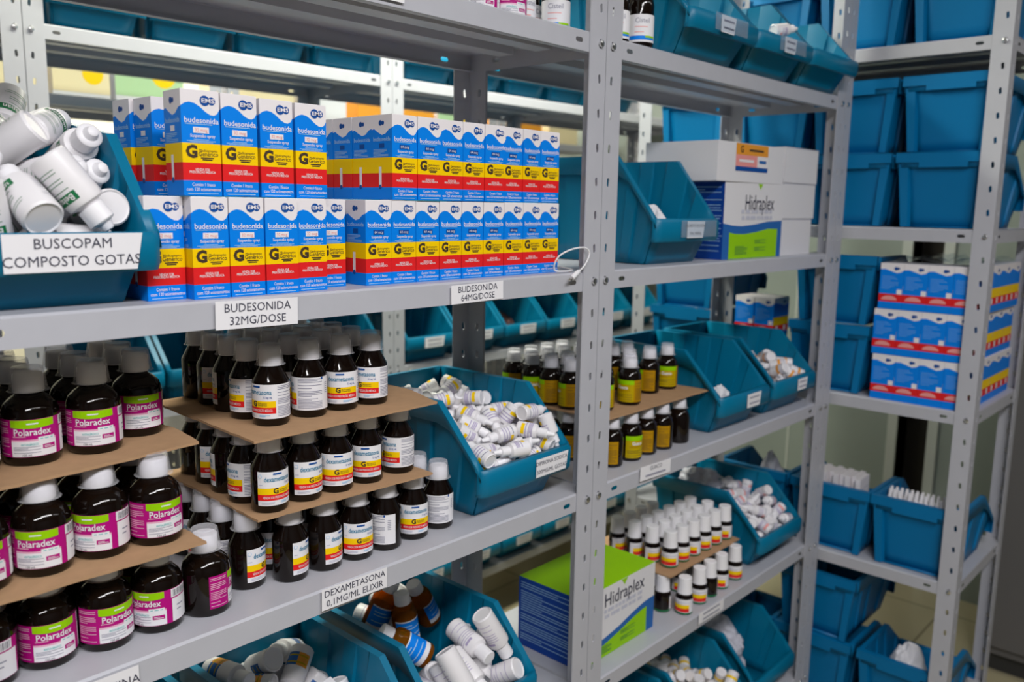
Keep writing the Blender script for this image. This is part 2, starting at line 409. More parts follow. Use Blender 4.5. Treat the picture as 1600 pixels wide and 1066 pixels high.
def storage_bin(loc, rz, label, card=None, group=None, scale=1, card_x=0, card_w=.075, card_h=.03, th=.0095, key=(), name='storage_bin', tape=False, lip=True, **kw):
    k = tuple(sorted(kw.items()))
    if k not in BINS: BINS[k] = bin_parts(**kw)
    body, lipm = BINS[k]
    o = link(name, body, None, (loc[0], loc[1], loc[2] + ZB), (0, 0, rz)); tag(o, label, 'bin', group)
    md = o.modifiers.new('thick', 'SOLIDIFY'); md.thickness = .0024; md.offset = 1
    l = link('front_lip', lipm, o); md = l.modifiers.new('thick', 'SOLIDIFY'); md.thickness = .002; md.offset = 0
    if card:
        ht = kw.get('ht', .078); hb = kw.get('hb', .04); mb = MB(); zc = (ht + hb) / 2 + .001
        w2, h2 = card_w / 2, card_h / 2; y = -.0026
        mb.add([(card_x - w2, y, zc - h2), (card_x + w2 - .006, y, zc - h2), (card_x + w2, y, zc + h2), (card_x - w2, y, zc + h2)], [(0, 1, 2, 3)], 'paper')
        n = len(card)
        for i, ln in enumerate(card):
            if ln == '-': pbar(mb, (card_x, y - .0003, zc + h2 * (.42 - .84 * i / max(1, n - 1)) if n > 1 else zc), (1, 0, 0), (0, 0, 1), card_w * .7, .003, 'grey_ink')
            else: ptext(mb, ln, th, (card_x - .002, y - .0002, zc + (card_h * .23 if n > 1 else 0) * (1 - 2 * i / max(1, n - 1) if n > 1 else 0)), (1, 0, 0), (0, 0, 1), 'ink')
        mb.obj('label_card', o, 0)
        if tape:
            MB().quad((card_x - w2 - .02, -.0032, zc - h2 * .9), (card_x + w2 + .04, -.0032, zc - h2 * .9), (card_x + w2 + .04, -.0032, zc + h2 * 1.1), (card_x - w2 - .02, -.0032, zc + h2 * 1.1), 'tape').obj('clear_tape', o, 0)
    return o
zA, zB, zC, zD, zE = [z + .0147 for z in LV]; ZB = .0012
BIN = {}
BIN['busc'] = storage_bin((-.7735, .0, zB), 0, 'big teal bin heaped with large white drop bottles at the rack edge', ['BUSCOPAM', 'COMPOSTO GOTAS'], card_x=.004, card_w=.118, card_h=.033, th=.0128, H=.162, Hb=.19, ht=.067, hb=.032, W=.172)
BIN['dip'] = storage_bin((-.142, .006, zC), R(1.5), 'teal bin heaped with small white droppers banded yellow, against the double post', ['DIPIRONA SODICA', '500MG/ML GOTAS'], card_x=.045, card_w=.078, card_h=.028, th=.0088)
BIN['b2'] = storage_bin((.268, .0, zB), 0, 'teal bin with one white packet, beside the blue, green and white cartons', ['CLORETO DE SODIO', 'SOL. NASAL'], card_x=.01, card_w=.06, card_h=.029, th=.0072, tape=True, H=.185)
BIN['c1'] = storage_bin((.522, .0, zC), 0, 'nearly empty teal bin beside the yellow labelled bottles', ['-', '-'], card_x=.02, card_w=.06, card_h=.028, th=.0078)
BIN['c2'] = storage_bin((.754, .0, zC), 0, 'teal bin of white tubes banded orange, nearest the corner post', ['-', '-'], card_x=.02, card_w=.05, card_h=.026, th=.0075)
BIN['d2'] = storage_bin((.735, .0, zD), 0, 'teal bin heaped with white tubes, beside the small bottles of two tiers')
BIN['a1'] = storage_bin((.280, -.045, zA), 0, 'teal bin on the top shelf next to the two white labelled bottles', ['-', '-'], card_x=-.005, card_w=.05, card_h=.027, th=.0085, tape=True, W=.229, hb=.034, ht=.064, yb=.05, H=.155)
BIN['a2'] = storage_bin((.511, -.045, zA), 0, 'middle teal bin of the three on the top shelf', ['-', '-'], card_x=.0, card_w=.05, card_h=.027, th=.0085, tape=True, W=.229, hb=.034, ht=.064, yb=.05, H=.155)
BIN['a3'] = storage_bin((.742, -.045, zA), 0, 'teal bin on the top shelf nearest the corner post', None, W=.229, hb=.034, ht=.064, yb=.05, H=.155)
BIN['d1'] = storage_bin((-.222, .0, zD), 0, 'teal bin holding four amber bottles over a heap of white flasks', H=.165)
BIN['d0'] = storage_bin((-.455, .0, zD), 0, 'teal bin of white drop bottles and small cartons below the syrup label', H=.165)
BIN['d00'] = storage_bin((-.69, .0, zD), 0, 'teal bin of white flasks low at the rack edge', H=.165)
BIN['e1'] = storage_bin((.28, .0, zE), 0, 'low teal bin under the big green topped carton')
BIN['e2'] = storage_bin((.51, .0, zE), 0, 'low teal bin of white tubes with yellow caps')
BIN['e3'] = storage_bin((.75, .0, zE), 0, 'low teal bin holding a grey plastic bag, by the corner post')

# ------------------------------------------------------------------ stacking totes (corner rack)
def tote_mesh(W, D, H):
    """the same kind of open bin seen from its tall back: body, lip and a back rim with corner ridges"""
    body, lip = bin_parts(W=W, D=D, H=H, ys=.12)
    for me in (body, lip): me.materials[0] = MATS['teal_blue_lit']
    rm = MB(); w = W / 2; Wt, Wb = W - .022, W - .05
    for xa, xb, zl in ((-w, -w * .5, H - .019), (-w * .5, w * .5, H - .030), (w * .5, w, H - .019)):
        rm.box(xa, xb, D + .0085, D + .0135, zl, H + .001, 'teal_blue_lit')
    rm.box(-w, w, D - .002, D + .0135, H + .0005, H + .0025, 'teal_blue_lit')
    for sx in (-1, 1):
        vs = []
        for z, hw, k in ((.001, Wb / 2, .013), (H - .02, Wt / 2, .018)):
            vs += [(sx * (hw - k), D - .004, z), (sx * (hw + .006), D - .004, z), (sx * (hw + .006), D + .007, z), (sx * (hw - k + .004), D + .007, z)]
        rm.add(vs, [(0, 1, 2, 3), (4, 5, 6, 7), (0, 1, 5, 4), (1, 2, 6, 5), (2, 3, 7, 6), (3, 0, 4, 7)], 'teal_blue_lit')
    return body, lip, rm.mesh('back_rim', 30)
TB, TL, TR = tote_mesh(.2, .30, .162)
def tote(y, z, label, group=None, dx=.012, rz=0):
    label = label.replace('tote', 'bin')
    o = link('storage_bin', TB, None, (PX + dx + .3135, y, z + ZB), (0, 0, R(90) + rz)); tag(o, label, 'bin', group)
    md = o.modifiers.new('thick', 'SOLIDIFY'); md.thickness = .0024; md.offset = 1
    l = link('front_lip', TL, o); md = l.modifiers.new('thick', 'SOLIDIFY'); md.thickness = .002; md.offset = 0
    link('back_rim', TR, o); return o
zP = [z + .0147 for z in LP]
tote(-.198, zP[0], 'teal tote on the upper corner shelf, beside the near upright'); tote(.012, zP[0], 'teal tote on the upper corner shelf, behind the open bins')
tote(.225, zP[0], 'teal tote on the upper corner shelf, far end'); tote(.44, zP[0], 'teal tote on the upper corner shelf, farthest of its row')
for y, who in ((-.198, 'beside the near upright'), (.012, 'behind the corner post'), (.215, 'behind the white cartons'), (.44, 'at the far end')):
    tote(y, zP[1], 'lower teal tote of the stack ' + who + ', second corner shelf')
    tote(y, zP[1] + .166, 'upper teal tote of the stack ' + who + ', second corner shelf', dx=.016)
tote(.03, zP[2], 'lower teal tote beside the shrink wrapped blue packs'); tote(.025, zP[2] + .166, 'upper teal tote beside the shrink wrapped blue packs')
tote(.44, zP[2], 'lower teal tote at the far end of the third corner shelf'); tote(.44, zP[2] + .166, 'upper teal tote at the far end of the third corner shelf')
tote(-.2065, zP[3], 'open teal tote of upright white tubes beside the near upright'); tote(-.0035, zP[3], 'open teal tote of white packets behind the corner post')
tote(.21, zP[3], 'open teal tote of clear bags behind the tube bin')
tote(.012, zP[4], 'bottom teal tote of the low corner stack'); tote(.012, zP[4] + .166, 'upper teal tote of the low corner stack')
tote(-.203, zP[4], 'bottom teal tote holding a crumpled white paper'); tote(.22, zP[4], 'bottom teal tote behind the low open bins')

# ------------------------------------------------------------------ blue medicine cartons
def wave(n=12):
    pts = [(0, .845), (.1, .872), (.22, .885), (.36, .876), (.5, .845), (.64, .80), (.76, .775), (.86, .772), (.94, .79), (1, .83)]
    return pts
def art_face(mb, o, u, w, h, kind, front, dose):
    """printed panel: o lower corner, u along the width, v up"""
    u = Vector(u); v = Vector((0, 0, 1)); o = Vector(o)
    P = lambda a, b: tuple(o + u * (a * w) + v * (b * h))
    for z0, z1, m in ((0, .145, 'pack_blue'), (.145, .315, 'pack_red'), (.315, .50, 'pack_yellow')):
        mb.quad(P(0, z0), P(1, z0), P(1, z1), P(0, z1), m)
    ws = wave()
    if not front: ws = [(0, .83), (.12, .84), (.3, .80), (.5, .765), (.68, .78), (.85, .83), (1, .845)]
    for (a, za), (b, zb) in zip(ws, ws[1:]):
        mb.quad(P(a, .5), P(b, .5), P(b, zb), P(a, za), 'pack_blue'); mb.quad(P(a, za), P(b, zb), P(b, 1), P(a, 1), 'pack_white')
    C = lambda a, b: o + u * (a * w) + v * (b * h)
    k = w / .04
    if front:
        pdisc(mb, C(.62, .905), u, v, .0052 * k, 'pack_navy'); pdisc(mb, C(.80, .905), u, v, .0040 * k, 'pack_navy')
        pbar(mb, C(.71, .905), u, v, .007 * k, .003 * k, 'pack_navy', .0004)
        ptext(mb, 'EMS', .0058 * k, C(.70, .905), u, v, 'pack_white', .02, width=.0135 * k, off=.0006)
        ptext(mb, 'budesonida', .0078 * k, C(.52, .715), u, v, 'pack_white', .010, width=.0355 * k)
        pbar(mb, C(.45, .68), u, v, .028 * k, .0007, 'pale_blue')
        pbar(mb, C(.5, .625), u, v, .0165 * k, .0058 * k, 'pack_white' if dose == '32 mcg' else 'pack_navy')
        ptext(mb, dose, .0046 * k, C(.5, .625), u, v, 'salmon' if dose == '32 mcg' else 'pack_white', 0, off=.0006)
        ptext(mb, 'Suspensão spray', .0045 * k, C(.54, .57), u, v, 'pack_white', .012, width=.026 * k)
        for q, l in ((.535, .4), (.522, .75), (.51, .6)): pbar(mb, C(.5, q), u, v, w * l, .0006, 'pale_blue')
        ptext(mb, 'G', .0165 * k, C(.24, .415), u, v, 'pack_brown', .05)
        ptext(mb, 'Medicamento', .0036 * k, C(.67, .432), u, v, 'pack_brown', .0, width=.019 * k)
        ptext(mb, 'Genérico', .0066 * k, C(.67, .398), u, v, 'pack_brown', .004, width=.0205 * k)
        for q, l in ((.362, .34), (.345, .26)): pbar(mb, C(.64, q), u, v, w * l, .0011, 'pack_brown')
        ptext(mb, 'VENDA SOB', .0034 * k, C(.5, .25), u, v, 'pack_white', .01, width=.015 * k)
        ptext(mb, 'PRESCRIÇÃO MÉDICA', .0034 * k, C(.5, .225), u, v, 'pack_white', .01, width=.027 * k)
        ptext(mb, 'Contém 1 frasco', .0048 * k, C(.52, .105), u, v, 'pack_white', .006, width=.024 * k)
        ptext(mb, 'com 120 acionamentos', .0048 * k, C(.52, .06), u, v, 'pack_white', .008, width=.036 * k)
        pbar(mb, C(.5, .02), u, v, w * .8, .0007, 'pale_blue')
    else:
        pdisc(mb, C(.44, .905), u, v, .0034 * k, 'pack_navy'); pdisc(mb, C(.56, .905), u, v, .0026 * k, 'pack_navy')
        ptext(mb, 'budesonida', .0072 * k, C(.5, .715), u, v, 'pale_blue', .012, width=.033 * k)
        pbar(mb, C(.5, .64), u, v, .010 * k, .0055 * k, 'pack_white' if dose == '32 mcg' else 'pack_navy')
        plines(mb, C(.45, .555), u, v, w * .72, h * .09, 6, 'pale_blue', .0003, seed=int(w * 1e4))
        pbar(mb, C(.42, .27), u, v, .0052, h * .24, 'pack_white'); pdisc(mb, C(.42, .15), u, v, .0028, 'pack_navy', off=.0005)
def carton_mesh(w, d, h, dose):
    mb = MB()
    art_face(mb, (-w / 2, 0, 0), (1, 0, 0), w, h, 0, True, dose)
    art_face(mb, (-w / 2, d, 0), (0, -1, 0), d, h, 0, False, dose)
    art_face(mb, (w / 2, 0, 0), (0, 1, 0), d, h, 0, False, dose)
    art_face(mb, (w / 2, d, 0), (-1, 0, 0), w, h, 0, True, dose)
    mb.quad((-w / 2, 0, h), (w / 2, 0, h), (w / 2, d, h), (-w / 2, d, h), 'pack_white')
    mb.quad((-w / 2, d, 0), (w / 2, d, 0), (w / 2, 0, 0), (-w / 2, 0, 0), 'pack_white')
    mb.box(-w / 2 + .001, w / 2 - .001, .001, d - .001, h, h + .0005, 'pack_white')
    mb.quad((-w / 2, .0105, h + .0007), (w / 2, .0105, h + .0007), (w / 2, .0112, h + .0007), (-w / 2, .0112, h + .0007), 'grey_ink')
    return mb.mesh('medicine_carton', 0)
BW, BH = .0393, .1018
C32 = carton_mesh(BW, BW, BH, '32 mcg'); C64 = carton_mesh(BW, BW, BH, '64 mcg')
ORD = ['first', 'second', 'third', 'fourth', 'fifth', 'sixth', 'seventh', 'eighth', 'ninth', 'tenth']
def carton(me, x, y, z, rz, label, group):
    o = link('medicine_carton', me, None, (x, y, z), (0, 0, rz)); return tag(o, label, 'medicine box', group)
z0 = zB; z1 = zB + BH + .0014
g32 = 'white pill cartons beside the drop bottle bin'; g64 = 'navy pill cartons toward the steel post'
rd = random.Random(3)
fr = [(-.6735, .030), (-.6325, .0165), (-.5920, .0165), (-.5505, .0165), (-.5085, .0225), (-.4665, .043)]
for i, (x, y) in enumerate(fr):
    for k in range(4 if i == 0 else 3):
        carton(C32, x + rd.uniform(-.0006, .0006), y + k * .0412, z0, R(rd.uniform(-1, 1)), 'blue carton, bottom tier, %s from the teal bin, %s row back' % (ORD[i], ORD[k]), g32)
up = [(-.6385, .0165, -3), (-.5955, .0185, -2), (-.5475, .026, -1.5), (-.502, .029, -2)]
for i, (x, y, a) in enumerate(up):
    for k in range(1 if i == 0 else 2):
        carton(C32, x, y + k * .0425, z1, R(a), 'blue carton on the top tier, %s from the teal bin, %s row' % (ORD[i], ('front', 'second')[k]), g32)
for k, (x, y) in enumerate(((-.6255, .107), (-.630, .149))):
    carton(C32, x, y + .001, z1, R(1), 'blue carton set back on the top tier beside the bin, %s one' % ('front', 'rear')[k], g32)
for i in range(9):
    for k in range(5 if i in (0, 8) else 2):
        x = -.4075 + i * .0403
        carton(C64, x, .0305 + rd.uniform(-.001, .001) + k * .0405, z0, R(rd.uniform(-.6, .6)), 'blue carton, bottom tier, %s from the steel post, %s row back' % (ORD[8 - i], ORD[k]), g64)
for i in range(8):
    for k in range(5 if i in (0, 7) else 2):
        x = -.3665 + i * .0402
        carton(C64, x, (.029 if i < 5 else .033) + rd.uniform(-.0012, .0012) + k * .0405, z1, R((0, 0, .5, -.5, -1, .5, 3, -4)[i] * (k == 0)), 'blue carton, top tier, %s from the steel post, %s row back' % (ORD[7 - i], ORD[k]), g64)

# shrink wrapped packs of larger cartons on the corner rack
def pack_mesh(w, d, h):
    mb = MB()
    def face(o, u, w, front):
        u = Vector(u); v = Vector((0, 0, 1)); o = Vector(o); P = lambda a, b: tuple(o + u * (a * w) + v * (b * h)); C = lambda a, b: o + u * (a * w) + v * (b * h)
        bands = ((0, .16, 'pack_blue'), (.16, .33, 'pack_red')) if front else ((0, .16, 'pack_blue'), (.16, .32, 'pack_red'), (.32, .52, 'pack_yellow'))
        for a, b, m in bands: mb.quad(P(0, a), P(1, a), P(1, b), P(0, b), m)
        zb = bands[-1][1]; ws = [(0, .86), (.2, .87), (.45, .83), (.7, .79), (.88, .81), (1, .86)]
        for (a, za), (b, z2) in zip(ws, ws[1:]):
            mb.quad(P(a, zb), P(b, zb), P(b, z2), P(a, za), 'pack_blue'); mb.quad(P(a, za), P(b, z2), P(b, 1), P(a, 1), 'pack_white')
        pdisc(mb, C(.66, .885), u, v, .0042, 'pack_navy'); pdisc(mb, C(.76, .89), u, v, .003, 'pack_navy')
        if front:
            mb.add([tuple(C(.45 + .34 * math.cos(R(t)), .20 + .095 * math.sin(R(t))) + u.cross(v) * .0004) for t in range(0, 181, 20)], [tuple(range(10))], 'salmon')
            pbar(mb, C(.86, .385), u, v, .011, .011, 'pack_white'); plines(mb, C(.45, .58), u, v, w * .7, h * .3, 7, 'pale_blue', .0003, 4)
        else:
            for a in (.25, .75): pbar(mb, C(a, .24), u, v, .012, .013, 'pack_white')
    face((-w / 2, 0, 0), (1, 0, 0), w, True); face((-w / 2, d, 0), (0, -1, 0), d, False); face((w / 2, 0, 0), (0, 1, 0), d, False); face((w / 2, d, 0), (-1, 0, 0), w, True)
    mb.quad((-w / 2, 0, h), (w / 2, 0, h), (w / 2, d, h), (-w / 2, d, h), 'pack_white'); mb.quad((-w / 2, d, 0), (w / 2, d, 0), (w / 2, 0, 0), (-w / 2, 0, 0), 'pack_white')
    return mb.mesh('medicine_carton', 0)
PK = pack_mesh(.0522, .088, .1055)
TIER = ('bottom', 'middle', 'top')
for t in range(3):
    off = (0, .004, -.002)[t]
    for i in range(4):
        for k in range(4 if i == 0 else 1):
            y = -.2665 + i * .0527 + off
            o = link('medicine_carton', PK, None, (PX + .014 + k * .0885, y, zP[2] + t * .1064), (0, 0, R(-90)))
            tag(o, 'blue carton, %s tier of the corner pack, %s from the near upright, %s row' % (TIER[t], ORD[i], ORD[k]), 'medicine box', 'shrink wrapped cartons on the corner rack')
for t in range(2):
    for i in range(2):
        o = link('medicine_carton', PK, None, (PX + .03, .205 + i * .055, zP[2] + t * .1064), (0, 0, R(-90)))
        tag(o, 'blue carton with red band behind the tubes bin, %s tier, %s from the turned bins' % (TIER[t], ORD[i]), 'medicine box', 'cartons in the dim corner')
# loose shrink film over the corner pack
mb = MB(); rd = random.Random(5); n = 16
for i in range(n):
    for j in range(7):
        x = .012 + j * .06; y = -.292 + i * .0141
        mb.v.append((x, y, .0015 + rd.random() * .012 * (0 < i < n - 1)))
for i in range(n - 1):
    for j in range(6):
        a = i * 7 + j; mb.f.append((a, a + 1, a + 8, a + 7)); mb.m.append(mb.mi('tape'))
o = mb.obj('shrink_film'); o.location = (PX, 0, zP[2] + 3 * .1064); tag(o, 'crumpled clear film lying over the shrink wrapped blue cartons', 'plastic film')

# ------------------------------------------------------------------ bottles
PARTS = {}
def proto(kind, body, parts): PARTS[kind] = (body, parts)
def spawn(kind, name, cat, loc, rz, label, group=None, quat=None):
    body, parts = PARTS[kind]
    o = link(name, body, None, loc, (0, 0, rz)); tag(o, label, cat, group)
    if quat is not None: o.rotation_mode = 'QUATERNION'; o.rotation_quaternion = quat
    for n, me in parts: link(n, me, o)
    return o
def cup_cap(z0, z1, r0, r1, cap_r):
    cap = MB().lathe([(cap_r, z0 - .001), (cap_r + .0004, z0 + .001), (cap_r, z1 - .008), (cap_r - .001, z1 - .0065)], 'cap_white', 24).mesh('cap')
    c = MB().lathe([(r0 + .002, z0), (r0, z0 + .0012), (r1, z1 - .001), (r1 - .001, z1)], 'cup_clear', 24, cap0=False)
    for k in range(5): cband(c, r0 + (r1 - r0) * (.3 + .12 * k) + .0002, R(-22), R(22) if k % 2 else R(5), z0 + (z1 - z0) * (.3 + .12 * k), z0 + (z1 - z0) * (.32 + .12 * k), 'cup_clear')
    return cap, c.mesh('measuring_cup')
# magenta labelled syrup
r = .0260
body = MB().lathe([(.020, 0), (.0240, .001), (.0260, .004), (.0260, .0475), (.0254, .0525), (.0232, .0585), (.0185, .0635), (.0145, .0665), (.0125, .068), (.0125, .074)], 'amber_dark', 36).mesh('syrup_bottle')
cap, cup = cup_cap(.071, .0945, .0172, .0142, .0136)
mb = MB(); rl = r + .0002; rt = rl + .0003; rt2 = rt + .0002; A0, A1 = R(-100), R(118)
zl, zh = .0095, .0465; H = zh - zl; Z = lambda f: zl + H * f
cband(mb, rl, A0, A1, zl, zh, 'magenta')
cband(mb, rt, R(-50), R(40), Z(.015), Z(.42), 'paper'); cband(mb, rt, R(-50), R(40), Z(.42), Z(.47), 'pink')
cband(mb, rt, R(54), R(112), Z(.015), Z(.70), 'paper'); cband(mb, rt, R(52), R(100), Z(.74), Z(.99), 'paper')
for i in range(13): cband(mb, rt2, R(57 + i * 3.1), R(57 + i * 3.1 + (1.1, 1.9, .8)[i % 3]), Z(.77), Z(.96), 'ink')
n = 9
for i in range(n):
    a, b2 = R(-50) + R(86) * i / n, R(-50) + R(86) * (i + 1) / n
    f = lambda t: .80 - .035 * math.sin(math.pi * t)
    mb.add([cpt(rt, a, Z(f(i / n))), cpt(rt, b2, Z(f((i + 1) / n))), cpt(rt, b2, Z(.99)), cpt(rt, a, Z(.99))], [(0, 1, 2, 3)], 'lime')
cband(mb, rt2, R(-18), R(4), Z(.87), Z(.905), 'paper')
ctext(mb, 'Polaradex', .0092, rt2, R(-8), Z(.66), 'paper', .014, width=.0335)
clines(mb, rt2, R(-46), R(0), Z(.47), Z(.58), 2, 'pink', .0004)
cband(mb, rt2, R(2), R(36), Z(.42), Z(.52), 'paper'); cband(mb, rt2 + .0001, R(6), R(32), Z(.46), Z(.48), 'teal_ink')
ctext(mb, 'ANTIALÉRGICO', .003, rt2, R(-14), Z(.335), 'teal_ink', .01, width=.0155)
cband(mb, rt2, R(10), R(36), Z(.19), Z(.31), 'magenta'); cband(mb, rt2 + .0002, R(13), R(33), Z(.22), Z(.235), 'paper'); cband(mb, rt2 + .0002, R(13), R(26), Z(.255), Z(.27), 'paper')
clines(mb, rt2, R(-46), R(6), Z(.1), Z(.29), 5, 'grey_ink', .0003, 3)
ctext(mb, '120 mL', .003, rt2, R(-20), Z(.055), 'ink', .01)
clines(mb, rt2, R(66), R(90), Z(.3), Z(.5), 3, 'grey_ink', .0007, 2)
clines(mb, rt, R(-97), R(-56), Z(.05), Z(.95), 17, 'pink', .0004, 8)
lab = mb.mesh('label')
proto('polar', body, [('cap', cap), ('measuring_cup', cup), ('label', lab)])
# generic elixir with white, yellow and red label
r = .0212
body = MB().lathe([(.0165, 0), (.0195, .001), (.0212, .0035), (.0212, .0505), (.0206, .0528), (.0125, .0685), (.0125, .074)], 'amber_dark', 32).mesh('syrup_bottle')
cap2, cup2 = cup_cap(.0705, .0945, .0158, .0132, .0126)
def dex_label(full):
    mb = MB(); rl = r + .0002; rt = rl + .00025; rt2 = rt + .0002
    zl, zh = .0095, .0495; H = zh - zl; Z = lambda f: zl + H * f
    cband(mb, rl, R(-62), R(190 if full else 62), zl, zh, 'paper')
    cband(mb, rt, R(-62), R(62), Z(.33), Z(.52), 'pack_yellow'); cband(mb, rt, R(-62), R(62), Z(.155), Z(.33), 'pack_red')
    ctext(mb, 'dexametasona', .0082, rt2, R(4), Z(.775), 'cyan_ink', .012, width=.0345)
    cband(mb, rt2, R(-14), R(14), Z(.905), Z(.955), 'pack_navy')
    clines(mb, rt2, R(-38), R(10), Z(.67), Z(.71), 1, 'pale_ink', .0003)
    ctext(mb, '0,1 mg / mL', .0036, rt2, R(38), Z(.625), 'pack_navy', .01, width=.010)
    clines(mb, rt2, R(-58), R(-36), Z(.56), Z(.64), 2, 'pale_ink', .0004)
    for s, m in ((.0023, 'pale_blue'), (.0018, 'paper')):
        mb.add([cpt(rt2 + (.0001 if m == 'paper' else 0), R(-53) + s * math.cos(t) / r, Z(.87) + s * math.sin(t)) for t in [2 * math.pi * i / 12 for i in range(12)]], [tuple(range(12))], m)
    ctext(mb, 'G', .0088, rt2, R(-6), Z(.425), 'pack_brown', .04)
    ctext(mb, 'Medicamento', .0024, rt2, R(20), Z(.45), 'pack_brown', 0, width=.0115); ctext(mb, 'Genérico', .0034, rt2, R(20), Z(.40), 'pack_brown', 0, width=.0115)
    ctext(mb, 'VENDA SOB PRESCRIÇÃO MÉDICA', .0040, rt2, R(3), Z(.24), 'pack_white', .006, width=.037)
    clines(mb, rt2, R(-50), R(-10), Z(.04), Z(.12), 2, 'pale_ink', .0004, 5); clines(mb, rt2, R(10), R(46), Z(.05), Z(.12), 2, 'pale_blue', .0004, 6)
    if full:
        clines(mb, rt, R(68), R(150), Z(.05), Z(.97), 20, 'grey_ink', .0004, 11)
        for i in range(6): cband(mb, rt2, R(160), R(172), Z(.5 + .06 * i), Z(.52 + .06 * i), 'grey_ink')
        cband(mb, rt2, R(146), R(152), Z(.93), Z(1), 'pack_navy')
    return mb.mesh('label')
DF, DS = dex_label(True), dex_label(False)
proto('dexf', body, [('cap', cap2), ('measuring_cup', cup2), ('label', DF)]); proto('dexs', body, [('cap', cap2), ('measuring_cup', cup2), ('label', DS)])
# herbal syrup with yellow label
r = .0213
body = MB().lathe([(.0165, 0), (.0198, .001), (.0213, .004), (.0213, .0475), (.0200, .0555), (.0165, .0615), (.0125, .0655), (.0118, .0715)], 'amber_dark', 28).mesh('syrup_bottle')
cap3, cup3 = cup_cap(.068, .0905, .0148, .0122, .0118)
mb = MB(); rl = r + .0002; rt = rl + .0003; zl, zh = .0065, .0465; H = zh - zl; Z = lambda f: zl + H * f
cband(mb, rl, R(-58), R(125), zl, zh, 'olive'); cband(mb, rl + .0001, R(58), R(125), zl, zh, 'ochre')
cband(mb, rt, R(-58), R(58), Z(.80), zh, 'lime'); ctext(mb, 'Guaco', .0085, rt + .0002, R(0), Z(.66), 'paper', .03, width=.021)
clines(mb, rt, R(-40), R(40), Z(.42), Z(.55), 3, 'ochre', .0006); clines(mb, rt, R(-50), R(50), Z(.08), Z(.36), 5, 'pack_brown', .0003, 3)
clines(mb, rt + .0001, R(66), R(118), Z(.08), Z(.95), 14, 'pack_brown', .0003, 9)
proto('guaco', body, [('cap', cap3), ('measuring_cup', cup3), ('label', mb.mesh('label'))])
# small green bottle, white / yellow / red label
r = .0172
body = MB().lathe([(.0135, 0), (.0162, .001), (.0172, .0035), (.0172, .034), (.0160, .0385), (.0122, .0415), (.0115, .045)], 'amber_dark', 24).mesh('syrup_bottle')
cap4 = MB().lathe([(.0135, .0415), (.0152, .042), (.0146, .0455), (.0136, .060), (.0132, .0735), (.0122, .0744)], 'cap_white', 22).mesh('cap')
mb = MB(); rl = r + .0002; rt = rl + .0003
cband(mb, rl, R(-95), R(95), .005, .0325, 'paper'); cband(mb, rt, R(-70), R(50), .014, .0215, 'pack_yellow'); cband(mb, rt, R(-70), R(50), .0065, .014, 'pack_red'); cband(mb, rl, R(-180), R(180), .002, .0055, 'green_dark')
clines(mb, rt, R(-66), R(50), .022, .032, 4, 'pale_ink', .0006, 4); clines(mb, rt, R(-50), R(30), .008, .013, 2, 'salmon', .0005); clines(mb, rt, R(56), R(92), .008, .032, 8, 'pale_ink', .0004, 2)
proto('small', body, [('cap', cap4), ('label', mb.mesh('label'))])
# white labelled tall syrup on the top shelf
r = .0215
body = MB().lathe([(.017, 0), (.020, .001), (.0215, .004), (.0215, .066), (.019, .078), (.0125, .088), (.012, .094)], 'amber_dark', 28).mesh('syrup_bottle')
cap5 = MB().lathe([(.0135, .088), (.0138, .09), (.0135, .108), (.0125, .109)], 'cap_white', 22).mesh('cap')
mb = MB(); rl = r + .0002; rt = rl + .0003
cband(mb, rl, R(-105), R(105), .008, .050, 'paper'); cband(mb, rt, R(-60), R(70), .0115, .0175, 'pack_blue'); cband(mb, rt + .0001, R(20), R(70), .0145, .0175, 'lime')
ctext(mb, 'Cisteil', .0105, rt, R(8), .0405, 'grey_ink', .002, width=.024); clines(mb, rt, R(-25), R(45), .021, .033, 3, 'salmon', .0005, 2); clines(mb, rt, R(-100), R(-66), .01, .048, 12, 'pale_ink', .0004)
proto('cist', body, [('cap', cap5), ('label', mb.mesh('label'))])

def face_cam(x, y): # rotation that turns a label to the aisle in front of the racks
    return math.atan2(CP.x - x, -(CP.y - y))
T1 = -.3353; HT = .0957
def tier_z(t): return zC + t * HT
gp = 'magenta label syrup bottles'
gd = 'white, yellow and red label elixir bottles'
def rowname(k): return ('front row', 'second row', 'third row', 'fourth row')[k]
# magenta bottles: three tiers
pol = {0: [(-.633, .056, 106), (-.6865, .060, -22), (-.7400, .062, 36), (-.7935, .068, 22), (-.848, .064, -50)],
       1: [(-.6835, .060, 30), (-.7375, .066, -20), (-.793, .063, -6), (-.848, .062, 10)],
       2: [(-.662, .140, 20), (-.722, .106, 4), (-.781, .109, 9), (-.838, .107, -30)]}
for t, l in pol.items():
    for i, (x, y, a) in enumerate(l):
        spawn('polar', 'syrup_bottle', 'syrup bottle', (x, y, tier_z(t)), face_cam(x, y) + R(a), 'dark bottle with magenta label, %s tier front row, %s from the elixir bottles' % (TIER[t], ORD[i]), gp)
    for k in range(1, 3):
        for i, (x, y, a) in enumerate(l):
            yy = y + .0545 * k
            if yy > .262: continue
            if t == 0 and i == 0: continue
            spawn('polar', 'syrup_bottle', 'syrup bottle', (x + .004 * k, yy, tier_z(t)), face_cam(x, y) + R(a * 3 + 40 * k), 'magenta label bottle, %s tier %s, %s from the elixir bottles' % (TIER[t], rowname(k), ORD[i]), gp)
